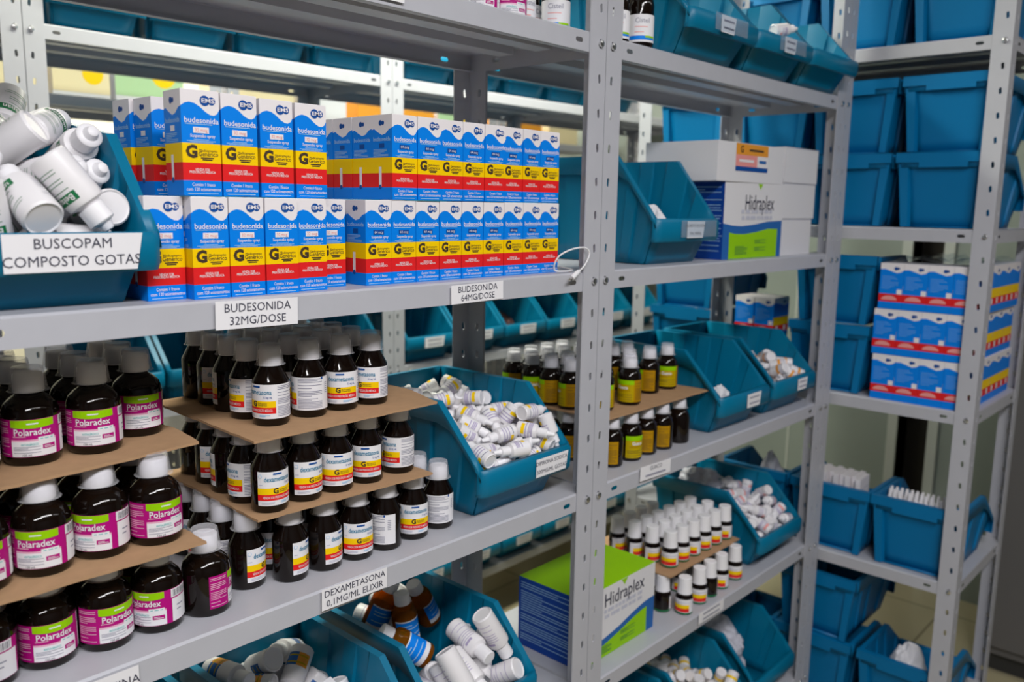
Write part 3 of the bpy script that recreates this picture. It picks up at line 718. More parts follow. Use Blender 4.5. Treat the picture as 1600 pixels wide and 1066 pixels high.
# elixir bottles: three tiers
dex = {0: [(-.569, .080, 62, 0), (-.522, .061, 70, 0), (-.4745, .058, 64, 0), (-.4275, .056, 16, 0), (-.381, .054, -153, 1), (-.332, .056, 10, 0), (-.2815, .060, -108, 1)],
       1: [(-.551, .055, 25, 0), (-.5015, .059, 30, 0), (-.4545, .059, 8, 0), (-.4065, .060, -4, 0), (-.3515, .063, -56, 1)],
       2: [(-.534, .074, -48, 1), (-.4785, .078, -106, 1), (-.430, .080, -3, 1), (-.383, .079, -35, 1)]}
for t, l in dex.items():
    for i, (x, y, a, f) in enumerate(l):
        spawn('dexf' if f else 'dexs', 'syrup_bottle', 'syrup bottle', (x, y, tier_z(t)), face_cam(x, y) + R(a), 'dark bottle with white label, %s tier front row, %s from the magenta bottles' % (TIER[t], ORD[i]), gd)
    for k in range(1, 5):
        for i, (x, y, a, f) in enumerate(l):
            yy = y + .0468 * k
            if yy > .268 or (t == 0 and i > 4 and k > 1) or (t < 2 and 1 < i < 4 and k > 2): continue
            if t == 1 and i == 4 and k > 2: continue
            xx = x + (.0035 * k if t else 0.002 * k) - (.006 if i == 0 else 0)
            spawn('dexf' if (i + k) % 2 else 'dexs', 'syrup_bottle', 'syrup bottle', (xx, yy, tier_z(t)), face_cam(xx, yy) + R((-30, -75, -110, 20, 60)[(i * 2 + k) % 5]), 'dark white label bottle, %s tier, row %d back, %s from the magenta bottles' % (TIER[t], k + 1, ORD[i]), gd)
# herbal bottles with yellow label
gu = {0: [(.126, .056, -85), (.181, .054, 42), (.2335, .056, -80), (.284, .054, -75), (.345, .055, 200)],
      1: [(.138, .088, 10), (.210, .080, -30), (.262, .118, -14), (.318, .110, -85), (.378, .108, 6)]}
for t, l in gu.items():
    for i, (x, y, a) in enumerate(l):
        spawn('guaco', 'syrup_bottle', 'syrup bottle', (x, y, zC + t * .0930), face_cam(x, y) + R(a - 5), 'dark bottle with yellow label, %s tier front row, %s from the double post' % (('bottom', 'top')[t], ORD[i]), 'yellow label herbal syrup bottles')
    for k in range(1, 5):
        for i in range(6):
            x = .104 + .0475 * i; y = .088 + .0455 * k
            if t == 0 and (i > 0 or k > 3): continue
            if t == 1 and (y > .27 or (i >= 4 and k > 3) or (i > 2 and k == 1)): continue
            spawn('guaco', 'syrup_bottle', 'syrup bottle', (x, y, zC + t * .0930), face_cam(x, y) + R((-85, -80, -90, 10)[(i + k) % 4]), 'yellow label bottle, %s tier, row %d back, %s from the double post' % (('bottom', 'top')[t], k + 1, ORD[i]), 'yellow label herbal syrup bottles')
# small bottles, two tiers
sm = {0: [(.336, .068, 150), (.357, .030, -14), (.418, .033, 12), (.462, .034, 170), (.513, .036, -10), (.573, .036, 30)]}
for i, (x, y, a) in enumerate(sm[0]):
    spawn('small', 'syrup_bottle', 'syrup bottle', (x, y, zD), face_cam(x, y) + R(a), 'small dark bottle with white cap under the cardboard, %s from the big carton' % ORD[i], 'small bottles on the lower shelf')
for i in range(6):
    for k in range(4):
        x = .374 + .0425 * i - .004 * k; y = .078 + .041 * k - .001 * i
        if k == 3 and i > 3: continue
        spawn('small', 'syrup_bottle', 'syrup bottle', (x, y, zD + .0782), face_cam(x, y) + R((0, 20, -15, 10, 5, -10)[(i + 2 * k) % 6] + (60 if i == 0 and k else 0)), 'small dark bottle on the cardboard, %s, %s from the big carton' % (rowname(k), ORD[i]), 'small bottles on the lower shelf')
for k in (1, 2, 3):
    for i in (0, 2, 5):
        x = .352 + .0425 * i; y = .036 + .056 * k
        spawn('small', 'syrup_bottle', 'syrup bottle', (x, y, zD), face_cam(x, y) + R(20 * i), 'small dark bottle carrying the cardboard, row %d back, %s from the big carton' % (k + 1, ORD[i]), 'small bottles on the lower shelf')
# top shelf
for i, (x, y, who) in enumerate(((.126, .028, 'against the teal bin on the top shelf'), (.076, .040, 'next to the double post, past it'))):
    spawn('cist', 'syrup_bottle', 'syrup bottle', (x, y, zA), face_cam(x, y) + R(2), 'dark bottle with white label ' + who, 'white label bottles on the top shelf')
for i, (x, y) in enumerate(((-.011, .062), (-.064, .085), (-.016, .115))):
    spawn('cist', 'syrup_bottle', 'syrup bottle', (x - .022, y + .01, zA), face_cam(x, y) + R((-8, 30, 60)[i]), 'dark bottle with white label on the top shelf, %s before the double post' % ORD[i], 'white label bottles on the top shelf')
for i in range(4):
    for k in range(2):
        x = -.135 - .056 * i; y = .075 + .056 * k
        spawn('polar', 'syrup_bottle', 'syrup bottle', (x, y, zA), face_cam(x, y) + R(25 - 20 * i), 'magenta label bottle on the top shelf, %s from the double post, %s' % (ORD[i], rowname(k)), 'magenta label bottles on the top shelf')

# cardboard sheets between the tiers
def sheet(poly, z, label):
    n = len(poly); mb = MB(); th = .0028
    c = Vector((sum(p[0] for p in poly) / n, sum(p[1] for p in poly) / n, z))
    rd = random.Random(int(abs(c.x) * 1000)); pts = []
    for i in range(n):            # slightly ragged cut edge
        a, b = Vector((*poly[i], 0)), Vector((*poly[(i + 1) % n], 0)); m = max(2, int((b - a).length / .012))
        for k in range(m):
            p = a.lerp(b, k / m)
            if k: p += Vector((rd.uniform(-.001, .001), rd.uniform(-.001, .001), 0))
            pts.append(p)
    m = len(pts)
    vs = [(p.x - c.x, p.y - c.y, 0) for p in pts] + [(p.x - c.x, p.y - c.y, th) for p in pts]
    mb.add(vs, [tuple(range(m - 1, -1, -1)), tuple(range(m, 2 * m))] + [(i, (i + 1) % m, m + (i + 1) % m, m + i) for i in range(m)], 'cardboard')
    o = mb.obj('cardboard_sheet', None, 30); o.location = c; return tag(o, label, 'cardboard sheet', 'cardboard between bottle tiers')
CS = .003
sheet([(-.878, .012), (-.652, .014), (-.650, .27), (-.878, .27)], zC + HT - CS, 'lower cardboard sheet under the magenta label bottles')
sheet([(-.878, .034), (-.755, .044), (-.634, .057), (-.626, .12), (-.632, .272), (-.878, .272)], zC + 2 * HT - CS, 'upper cardboard sheet under the magenta label bottles')
sheet([(-.582, .030), (-.327, .021), (-.322, .27), (-.577, .272)], zC + HT - CS, 'lower cardboard sheet among the white label elixir bottles')
sheet([(-.592, .016), (-.320, .020), (-.297, .10), (-.30, .274), (-.583, .274)], zC + 2 * HT - CS, 'upper cardboard sheet among the white label elixir bottles')
sheet([(.078, .036), (.425, .038), (.41, .28), (.08, .28)], zC + .0930 - CS, 'cardboard sheet among the yellow label bottles')
sheet([(.326, .046), (.606, .044), (.61, .262), (.322, .262)], zD + .0782 - CS, 'cardboard sheet among the small bottles on the lower shelf')

# ------------------------------------------------------------------ cartons of rehydration salts and plain cartons
def hidra_mesh(w, d, h, mini=False):
    mb = MB(); u = Vector((1, 0, 0)); v = Vector((0, 0, 1))
    P = lambda a, b: (-w / 2 + a * w, 0, b * h)
    top = [(0, .30), (.12, .26), (.3, .27), (.5, .33), (.7, .42), (.86, .475), (1, .49)] if not mini else [(0, .47), (.15, .44), (.3, .43), (.5, .45), (.75, .49), (1, .50)]
    for (a, za), (b, zb) in zip(top, top[1:]):
        mb.quad(P(a, 0), P(b, 0), P(b, zb), P(a, za), 'box_midblue'); mb.quad(P(a, za), P(b, zb), P(b, 1), P(a, 1), 'box_white')
    gt = [(.0, .13), (.15, .15), (.3, .18), (.5, .25), (.7, .335), (.82, .375), (.89, .385)] if not mini else [(.10, .35), (.2, .33), (.35, .325), (.55, .35), (.75, .39), (.92, .385)]
    for (a, za), (b, zb) in zip(gt, gt[1:]):
        mb.add([(-w / 2 + q * w, -.0004, z * h) for q, z in ((a, .004), (b, .004), (b, zb), (a, za))], [(0, 1, 2, 3)], 'lime')
    k = w / .228 if not mini else w / .236
    C = lambda a, b: Vector(P(a, b)) + Vector((0, -.0003, 0))
    if mini: ptext(mb, 'Hidraplex', .043, C(.58, .73), u, v, 'ink', .004, width=.12); q = (.55, .45); L = ((.62, .5), (.54, .48))
    else: ptext(mb, 'Hidraplex', .036, C(.565, .80), u, v, 'ink', .006, width=.124); q = (.57, .6); L = ((.655, .52), (.575, .52))
    for z, l in L:
        x = 0; rd = random.Random(int(z * 100))
        while x < l * w:
            c = rd.uniform(.004, .012); pbar(mb, C(q[0] - l / 2 + x / w, z), u, v, c, h * .05, 'pale_ink'); x += c + .003
    for a, z in ((.3, .08), (.62, .22), (.3, .14), (.62, .12)): plines(mb, C(a, z) + Vector((0, -.0004, 0)), u, v, w * .2, h * .06, 3, 'green_dark', .0005, int(a * 10))
    mb.add([tuple(C(.58 if mini else .56, .965) + Vector((x, 0, z))) for x, z in ((-.010, .004), (0, -.008), (.010, .004))], [(0, 1, 2)], 'lime')
    # blue side with printed paragraphs
    mb.quad((-w / 2, d, 0), (-w / 2, 0, 0), (-w / 2, 0, h), (-w / 2, d, h), 'box_blue'); mb.quad((w / 2, 0, 0), (w / 2, d, 0), (w / 2, d, h), (w / 2, 0, h), 'box_blue')
    mb.quad((w / 2, d, 0), (-w / 2, d, 0), (-w / 2, d, h), (w / 2, d, h), 'box_white')
    s = Vector((0, -1, 0)); rd = random.Random(4); z = .93
    while z > .08:
        l = rd.choice((.35, .9, .92, .95, .9, .6)); pbar(mb, Vector((-w / 2 - .0003, d - d * .04 - l * d / 2, z * h)), s, v, l * d, .0011, 'pale_blue'); z -= .034 if rd.random() > .2 else .06
    mb.quad((-w / 2, 0, h), (w / 2, 0, h), (w / 2, d, h), (-w / 2, d, h), 'lime' if not mini else 'box_white'); mb.quad((-w / 2, d, 0), (w / 2, d, 0), (w / 2, 0, 0), (-w / 2, 0, 0), 'box_white')
    return mb.mesh('carton', 0)
o = link('carton', hidra_mesh(.228, .144, .132), None, (.1475, .0405, zD)); tag(o, 'big carton with lime green top and blue side, behind the double post', 'carton')
o = link('carton', hidra_mesh(.243, .12, .150, True), None, (.554, .028, zB), (0, 0, R(-1))); tag(o, 'carton with blue side and lime green front, below a white carton', 'carton')
mb = MB().box(-.138, .138, 0, .16, 0, .0745, 'box_white')
for x0, x1, za, zb, m in ((-.068, .066, .052, .0735, 'orange'), (-.068, .02, .030, .052, 'salmon'), (.02, .066, .030, .052, 'pack_white'), (-.068, .066, .021, .030, 'pack_navy')):
    mb.quad((x0, -.0005, za), (x1, -.0005, za), (x1, -.0005, zb), (x0, -.0005, zb), m)
ptext(mb, 'G', .018, (-.045, -.0005, .062), (1, 0, 0), (0, 0, 1), 'pack_brown', .03); pbar(mb, (.015, -.0006, .062), (1, 0, 0), (0, 0, 1), .06, .004, 'pack_brown'); pbar(mb, (-.025, -.0006, .041), (1, 0, 0), (0, 0, 1), .06, .005, 'pack_white'); pbar(mb, (.043, -.0006, .041), (1, 0, 0), (0, 0, 1), .03, .006, 'box_midblue')
o = mb.obj('carton', None, 0); o.location = (.530, .027, zB + .1505); tag(o, 'white carton with orange and red sticker, lying on the green carton', 'carton')
for i, (h, who) in enumerate(((.0785, 'bottom'), (.076, 'middle'), (.0745, 'top'))):
    mb = MB().box(-.081, .081, 0, .15, 0, h, 'box_white'); mb.box(-.081, .081, -.0006, 0, h - .002, h - .0008, 'pale_ink')
    mb.quad((-.08, .002, h + .0003), (.08, .002, h + .0003), (.08, .035, h + .0003), (-.08, .035, h + .0003), 'cardboard')
    o = mb.obj('carton', None, 0); o.location = (.762 + (.004 if i else -.001), .034 - .002 * i, zB + (.0, .079, .1555)[i]); tag(o, '%s plain white carton of the stack beside the corner post' % who, 'carton', 'plain white cartons')

# ------------------------------------------------------------------ loose bottles heaped in the bins
def bottle(kind, rb, hb, rc, hc, tip, label=None, m='white_plastic'):
    b = MB().lathe([(rb * .82, .0012), (rb * .9, 0), (rb, rb * .12), (rb, hb - rb * .35), (rb * .93, hb - rb * .12), (rb * .6, hb), (rc * .8, hb + .001), (rc * .8, hb + .004)], m, 20).mesh(kind)
    z = hb + .002; prof = [(rc, z), (rc, z + hc), (rc * .9, z + hc + rc * .12)]
    if tip: prof += [(rc * .62, z + hc + rc * .2), (rc * .42, z + hc + tip), (rc * .3, z + hc + tip + .001)]
    ps = [('cap', MB().lathe(prof, 'cap_white', 16).mesh('cap'))]
    if label: ps.append(('label', label(rb + .00015).mesh('label')))
    return b, ps
def lab_big(r):
    mb = MB(); cband(mb, r, R(-52), R(52), .036, .0445, 'green_dark'); ctext(mb, 'Belspan', .0082, r + .0003, 0, .0402, 'pack_white', .01, width=.026)
    clines(mb, r, R(-45), R(45), .012, .034, 7, 'green_dark', .0003, 5); clines(mb, r, R(100), R(150), .012, .04, 9, 'grey_ink', .0003, 6); return mb
def lab_drop(c):
    def f(r):
        mb = MB(); cband(mb, r, R(-110), R(110), .005, .027, 'paper'); cband(mb, r + .0002, R(-60), R(25), .008, .0135, c); clines(mb, r + .0002, R(-100), R(100), .0145, .0265, 5, 'violet_ink', .0008, 3); cband(mb, r + .0002, R(32), R(100), .008, .0095, 'grey_ink'); return mb
    return f
def lab_band(c):
    def f(r):
        mb = MB(); cband(mb, r, R(-180), R(180), .013, .019, c); clines(mb, r, R(-70), R(60), .004, .012, 3, 'violet_ink', .0005, 3); return mb
    return f
def lab_flask(r):
    mb = MB(); clines(mb, r, R(-60), R(50), .012, .046, 8, 'violet_ink', .0005, 8); cband(mb, r + .0001, R(-30), R(20), .047, .051, 'violet_ink'); return mb
def lab_flask_yb(r):
    mb = MB(); cband(mb, r, R(-60), R(60), .010, .040, 'paper'); cband(mb, r + .0002, R(-58), R(0), .014, .034, 'orange'); cband(mb, r + .0002, R(0), R(58), .014, .034, 'box_midblue'); clines(mb, r + .0003, R(-50), R(50), .016, .032, 3, 'olive', .001, 3); return mb
def lab_amber(r):
    mb = MB(); cband(mb, r, R(-70), R(75), .008, .046, 'paper'); cband(mb, r + .0002, R(-70), R(75), .016, .044, 'pack_blue'); clines(mb, r + .0004, R(-50), R(50), .02, .04, 4, 'pale_blue', .0008, 3); return mb
proto('belspan', *bottle('drop_bottle', .0178, .053, .0125, .016, .009, lab_big))
proto('dip', *bottle('drop_bottle', .0118, .033, .0075, .012, .012, lab_drop('pack_yellow')))
proto('tub_o', *bottle('drop_bottle', .0125, .038, .0075, .010, .011, lab_band('orange')))
proto('tub_y', *bottle('drop_bottle', .0125, .036, .0078, .010, .012, lab_band('pack_yellow')))
proto('tub_w', *bottle('drop_bottle', .0122, .038, .0078, .011, .011, lab_drop('salmon')))
proto('flask', *bottle('flask', .0170, .062, .0112, .021, 0, lab_flask))
proto('flask_yb', *bottle('flask', .0170, .058, .0112, .020, 0, lab_flask_yb))
r_ = .0198
ab = MB().lathe([(.016, .001), (.0185, 0), (r_, .003), (r_, .054), (.0175, .062), (.0105, .067), (.010, .074)], 'amber_glass', 26).mesh('amber_bottle')
aq = MB().lathe([(.0175, .002), (.0185, .004), (.0185, .044), (.018, .0445)], 'amber_liquid', 22).mesh('syrup')
proto('amber', ab, [('syrup', aq), ('cap', MB().lathe([(.0122, .068), (.0125, .070), (.0122, .084), (.0115, .085)], 'cap_white', 20).mesh('cap')), ('label', lab_amber(r_ + .0002).mesh('label'))])
mb = MB().box(-.012, .012, -.022, .022, 0, .062, 'box_white')
for z, m in ((.012, 'orange'), (.022, 'box_midblue')): mb.quad((-.012, -.0223, z), (.012, -.0223, z), (.012, -.0223, z + .009), (-.012, -.0223, z + .009), m)
plines(mb, (-.0123, 0, .034), Vector((0, -1, 0)), Vector((0, 0, 1)), .034, .04, 7, 'grey_ink', .0006, 3)
proto('smallbox', mb.mesh('small_carton', 0), [])
PILES = {
'd1': [('flask',-0.1467,0.0226,-0.5951,0.459,-0.651,-0.582,-0.165),('flask',-0.1597,0.1281,-0.6521,0.831,-0.041,0.132,0.54),('flask',-0.289,0.0285,-0.6234,0.646,-0.74,-0.137,-0.124),('flask',-0.2938,0.0441,-0.5899,0.58,-0.649,0.392,0.297),('flask',-0.1892,0.1083,-0.5842,0.152,0.837,0.194,-0.488),('flask',-0.2566,0.0921,-0.5839,-0.224,0.641,0.68,0.279),('flask',-0.2616,0.0818,-0.564,-0.174,-0.351,-0.877,0.278),('flask',-0.2094,0.1743,-0.6094,0.84,-0.316,-0.401,0.184),('flask',-0.1999,0.0542,-0.6059,0.726,-0.075,0.51,0.457),('flask',-0.2254,0.0893,-0.5655,-0.31,-0.485,-0.699,0.424),('flask',-0.2641,0.2748,-0.5513,0.286,0.013,0.764,-0.578),('flask',-0.1677,0.2707,-0.5382,0.426,-0.112,-0.895,0.078),('flask',-0.2706,0.0577,-0.5316,0.298,0.904,0.308,0.006),('flask',-0.225,0.2019,-0.5238,0.583,-0.757,-0.215,-0.2),('flask',-0.1905,0.1225,-0.548,-0.269,-0.372,-0.683,0.566),('flask',-0.1793,0.0722,-0.5123,0.253,0.644,0.719,0.058),('amber',-0.287,0.208,-0.548,0.966,0.075,0.195,-0.153),('amber',-0.25,0.163,-0.566,0.991,-0.017,-0.063,-0.113),('amber',-0.158,0.213,-0.578,0.922,-0.074,-0.223,0.308),('amber',-0.25,0.118,-0.572,0.879,-0.193,-0.414,-0.139)],
'd2': [('tub_w',0.7443,0.0364,-0.6354,0.905,-0.168,0.262,-0.291),('tub_w',0.7417,0.0696,-0.625,0.912,0.346,-0.14,0.171),('tub_w',0.8121,0.0628,-0.6295,0.166,-0.382,-0.533,0.737),('tub_w',0.7316,0.1124,-0.6207,0.148,0.201,0.53,-0.81),('tub_w',0.8179,0.0454,-0.5863,0.477,-0.508,-0.696,0.168),('tub_w',0.7065,0.0431,-0.6239,-0.574,0.23,0.635,-0.464),('tub_w',0.6573,0.0408,-0.5846,-0.099,0.602,0.587,0.531),('tub_w',0.7327,0.0674,-0.5803,0.288,0.17,0.907,0.258),('tub_w',0.7588,0.0549,-0.5832,0.326,-0.816,-0.16,-0.45),('tub_w',0.6984,0.0906,-0.5728,0.302,0.945,0.124,0.028),('tub_w',0.7536,0.1401,-0.5657,0.681,-0.498,-0.438,0.309),('tub_w',0.7647,0.0908,-0.5695,0.283,0.553,0.648,0.44),('tub_w',0.8265,0.1906,-0.5599,0.709,0.102,-0.696,-0.057),('tub_w',0.6918,0.0127,-0.6052,0.802,-0.532,-0.155,-0.219),('tub_w',0.8213,0.0739,-0.5821,0.775,-0.07,-0.597,0.197),('tub_w',0.7217,0.129,-0.5722,0.588,0.147,0.786,-0.119),('tub_w',0.8038,0.2656,-0.5533,0.657,0.597,0.396,-0.235),('tub_w',0.7143,0.0265,-0.5871,0.004,0.86,0.488,0.15),('tub_w',0.7264,0.0992,-0.5596,0.537,-0.539,-0.594,0.259),('tub_w',0.7238,0.1014,-0.5919,0.893,0.136,0.421,-0.074),('tub_w',0.7563,0.1302,-0.5591,0.486,-0.077,0.856,-0.16),('tub_w',0.6646,0.0692,-0.5579,0.206,-0.762,-0.608,-0.076),('tub_w',0.6447,0.1336,-0.5653,0.505,-0.409,0.512,-0.562),('tub_w',0.8185,0.0288,-0.6125,0.303,-0.535,-0.296,0.732),('tub_w',0.8215,0.1644,-0.5641,0.708,-0.238,-0.583,0.319),('tub_w',0.7299,0.0452,-0.5816,0.659,0.035,-0.576,-0.482),('tub_w',0.8042,0.0754,-0.5495,0.095,-0.363,-0.798,-0.473),('tub_w',0.8173,0.1375,-0.5447,0.117,-0.137,-0.983,-0.025)],
'dip': [('dip',-0.0932,0.0425,-0.2622,0.593,-0.033,-0.794,0.131),('dip',-0.141,0.0819,-0.2612,0.651,-0.572,0.286,-0.41),('dip',-0.1421,0.1119,-0.2503,0.629,-0.088,0.751,0.177),('dip',-0.1573,0.0614,-0.2937,0.577,-0.026,0.266,-0.772),('dip',-0.1327,0.0729,-0.2562,0.778,0.583,0.064,0.226),('dip',-0.1311,0.1176,-0.2239,-0.171,0.623,0.588,0.488),('dip',-0.1978,0.1068,-0.2364,0.671,-0.628,0.107,-0.381),('dip',-0.2275,0.04,-0.2649,0.733,0.02,0.647,-0.205),('dip',-0.1422,0.0998,-0.2388,0.37,-0.45,-0.699,0.413),('dip',-0.1257,0.0768,-0.2287,-0.157,-0.832,-0.367,-0.384),('dip',-0.154,0.156,-0.2169,-0.62,0.155,-0.64,0.425),('dip',-0.0572,0.1338,-0.2164,0.675,-0.388,-0.605,0.163),('dip',-0.0716,0.1716,-0.2025,0.245,-0.427,-0.694,-0.526),('dip',-0.2156,0.0907,-0.2147,0.452,0.539,0.697,0.138),('dip',-0.095,0.1429,-0.2396,0.435,0.359,0.539,-0.625),('dip',-0.0775,0.0924,-0.2028,0.046,0.482,0.86,0.165),('dip',-0.0811,0.2656,-0.1863,0.196,-0.008,0.812,-0.55),('dip',-0.1916,0.1109,-0.2083,0.508,0.59,0.626,-0.009),('dip',-0.1565,0.1615,-0.2198,0.594,-0.014,-0.66,-0.459),('dip',-0.0791,0.0222,-0.2539,-0.769,0.466,0.332,0.283),('dip',-0.2115,0.0491,-0.2413,0.596,0.207,0.731,0.259),('dip',-0.1348,0.203,-0.2034,0.71,0.007,-0.695,0.116),('dip',-0.114,0.0626,-0.2262,0.55,0.354,0.647,-0.392),('dip',-0.1399,0.1885,-0.2276,0.939,0.275,0.033,-0.203),('dip',-0.1467,0.013,-0.2405,0.371,-0.663,-0.232,0.608),('dip',-0.186,0.1635,-0.1992,-0.187,-0.046,0.927,-0.323),('dip',-0.0694,0.0708,-0.212,-0.028,0.786,0.603,0.136),('dip',-0.0909,0.2116,-0.207,0.299,0.387,0.596,-0.637),('dip',-0.0757,0.2192,-0.2212,0.784,-0.15,-0.556,-0.231),('dip',-0.2216,0.1001,-0.2043,0.483,-0.873,0.058,-0.03),('dip',-0.0973,0.0838,-0.1973,0.267,-0.2,-0.932,-0.146),('dip',-0.1109,0.2211,-0.2182,-0.479,-0.57,-0.411,0.527),('dip',-0.1449,0.2386,-0.2009,-0.161,-0.281,-0.837,-0.442),('dip',-0.1288,0.1156,-0.2032,-0.116,0.008,0.893,-0.434),('dip',-0.11,0.0586,-0.2027,0.578,-0.415,0.591,-0.379),('dip',-0.1061,0.1472,-0.1934,0.642,-0.605,-0.449,-0.144),('dip',-0.0994,0.2603,-0.1888,0.35,-0.854,-0.16,0.348),('dip',-0.13,0.0562,-0.2265,0.633,0.112,-0.735,-0.211),('dip',-0.1563,0.1642,-0.1888,0.654,-0.309,-0.69,0.032),('dip',-0.1791,0.2316,-0.1833,0.41,0.012,-0.864,-0.292),('dip',-0.0671,0.0486,-0.2101,0.202,0.956,0.206,0.046),('dip',-0.1663,0.1371,-0.2046,0.384,0.28,0.722,-0.502),('dip',-0.0896,0.2232,-0.1833,0.506,-0.307,-0.779,0.206),('dip',-0.2239,0.0134,-0.2454,0.48,-0.38,-0.458,-0.644),('dip',-0.2119,0.1782,-0.1793,0.451,-0.181,-0.68,-0.55)],
'a2': [],
'busc': [('belspan',-0.7332,0.1341,0.068,-0.672,-0.737,-0.016,-0.075),('belspan',-0.7204,0.0354,0.1059,0.602,-0.674,-0.342,-0.258),('belspan',-0.7579,0.0885,0.0977,0.168,-0.189,-0.711,-0.656),('belspan',-0.8251,0.1881,0.1081,-0.365,0.428,0.557,0.611),('belspan',-0.7265,0.039,0.0698,0.719,0.186,-0.646,-0.171),('belspan',-0.7311,0.1389,0.1156,0.535,0.267,0.506,-0.622),('belspan',-0.8099,0.1057,0.1423,0.108,-0.163,-0.897,0.397),('belspan',-0.7659,0.1185,0.1306,0.688,0.483,0.441,-0.315),('belspan',-0.7885,0.1295,0.1614,0.822,-0.475,0.225,0.216),('belspan',-0.835,0.0212,0.1267,-0.075,-0.212,-0.964,-0.141),('belspan',-0.809,0.0729,0.0782,0.858,0.092,0.503,-0.053),('belspan',-0.7911,0.0066,0.0953,0.643,-0.313,-0.376,-0.59),('belspan',-0.819,0.2412,0.1885,0.473,0.542,0.582,-0.379),('belspan',-0.7763,0.0353,0.1501,0.306,0.59,0.744,0.073),('belspan',-0.735,0.2465,0.2216,0.263,0.161,-0.901,0.305),('belspan',-0.7642,0.0881,0.18,0.419,-0.816,-0.34,0.208),('belspan',-0.789,0.2458,0.2064,0.23,0.554,0.785,0.155),('belspan',-0.7206,0.1524,0.1483,0.739,0.488,0.278,-0.372),('belspan',-0.7553,0.1339,0.1756,0.785,-0.392,0.468,0.101),('belspan',-0.8281,0.0989,0.1703,-0.019,0.028,-0.774,-0.632),('belspan',-0.837,0.2615,0.1973,0.47,-0.034,0.878,0.081),('belspan',-0.8758,0.0255,0.1439,0.718,-0.23,0.645,0.118),('belspan',-0.8303,0.2009,0.216,0.147,-0.038,0.841,-0.518)],
'd00': [('flask_yb',-0.69,0.1112,-0.6641,0.703,-0.487,-0.513,0.073),('flask_yb',-0.7587,0.1296,-0.6389,0.542,0.691,0.471,0.08),('flask_yb',-0.667,0.0795,-0.6688,0.705,-0.441,-0.038,-0.554),('flask_yb',-0.7574,0.0973,-0.6123,-0.047,0.157,-0.926,0.34),('flask_yb',-0.7715,0.2651,-0.616,0.648,-0.352,0.532,-0.417),('flask_yb',-0.7406,0.0423,-0.607,0.222,0.363,0.889,0.173),('flask_yb',-0.6859,0.1566,-0.6641,0.661,-0.103,-0.7,-0.253),('flask_yb',-0.7104,0.0816,-0.6246,0.286,-0.39,0.719,-0.501),('flask_yb',-0.6144,0.2044,-0.5837,0.283,0.177,-0.928,0.162),('flask_yb',-0.7557,0.2349,-0.5849,0.07,0.196,0.876,-0.435),('flask_yb',-0.6937,0.1513,-0.6341,0.585,-0.401,0.205,0.674),('flask_yb',-0.6274,0.0491,-0.6704,0.923,-0.373,-0.008,-0.098),('flask_yb',-0.672,0.1942,-0.599,0.043,0.054,-0.998,0.021),('flask_yb',-0.6388,0.0437,-0.616,0.432,-0.448,-0.492,0.61),('flask_yb',-0.7079,0.2349,-0.5806,0.24,0.258,0.936,0.027),('flask_yb',-0.6523,0.082,-0.6115,0.565,-0.278,-0.759,-0.167),('flask_yb',-0.6726,0.2264,-0.6025,0.867,-0.214,0.418,-0.167),('flask_yb',-0.6704,0.1019,-0.5686,0.324,-0.508,-0.748,0.279),('flask_yb',-0.6888,0.1451,-0.5744,0.621,-0.232,-0.731,-0.163),('flask',-0.7622,0.0921,-0.5819,0.347,-0.13,0.867,0.332),('flask',-0.7533,0.1381,-0.5349,0.471,-0.82,0.233,0.227),('flask',-0.6192,0.1117,-0.594,-0.664,0.146,0.73,0.062),('flask',-0.6727,0.1419,-0.5718,0.746,-0.438,0.496,-0.066),('flask',-0.7554,0.1673,-0.6162,0.93,0.316,-0.103,0.157),('flask',-0.671,0.2685,-0.5732,0.655,-0.234,-0.658,0.287),('flask',-0.6192,0.087,-0.5742,-0.107,-0.221,0.916,-0.316),('flask',-0.6663,0.0939,-0.5479,0.589,-0.528,0.61,0.047),('flask',-0.7171,0.1161,-0.5589,-0.04,0.223,0.806,-0.547),('flask',-0.6802,0.2636,-0.639,0.827,-0.162,0.205,-0.499)],
'c1': [],
'e1': [],
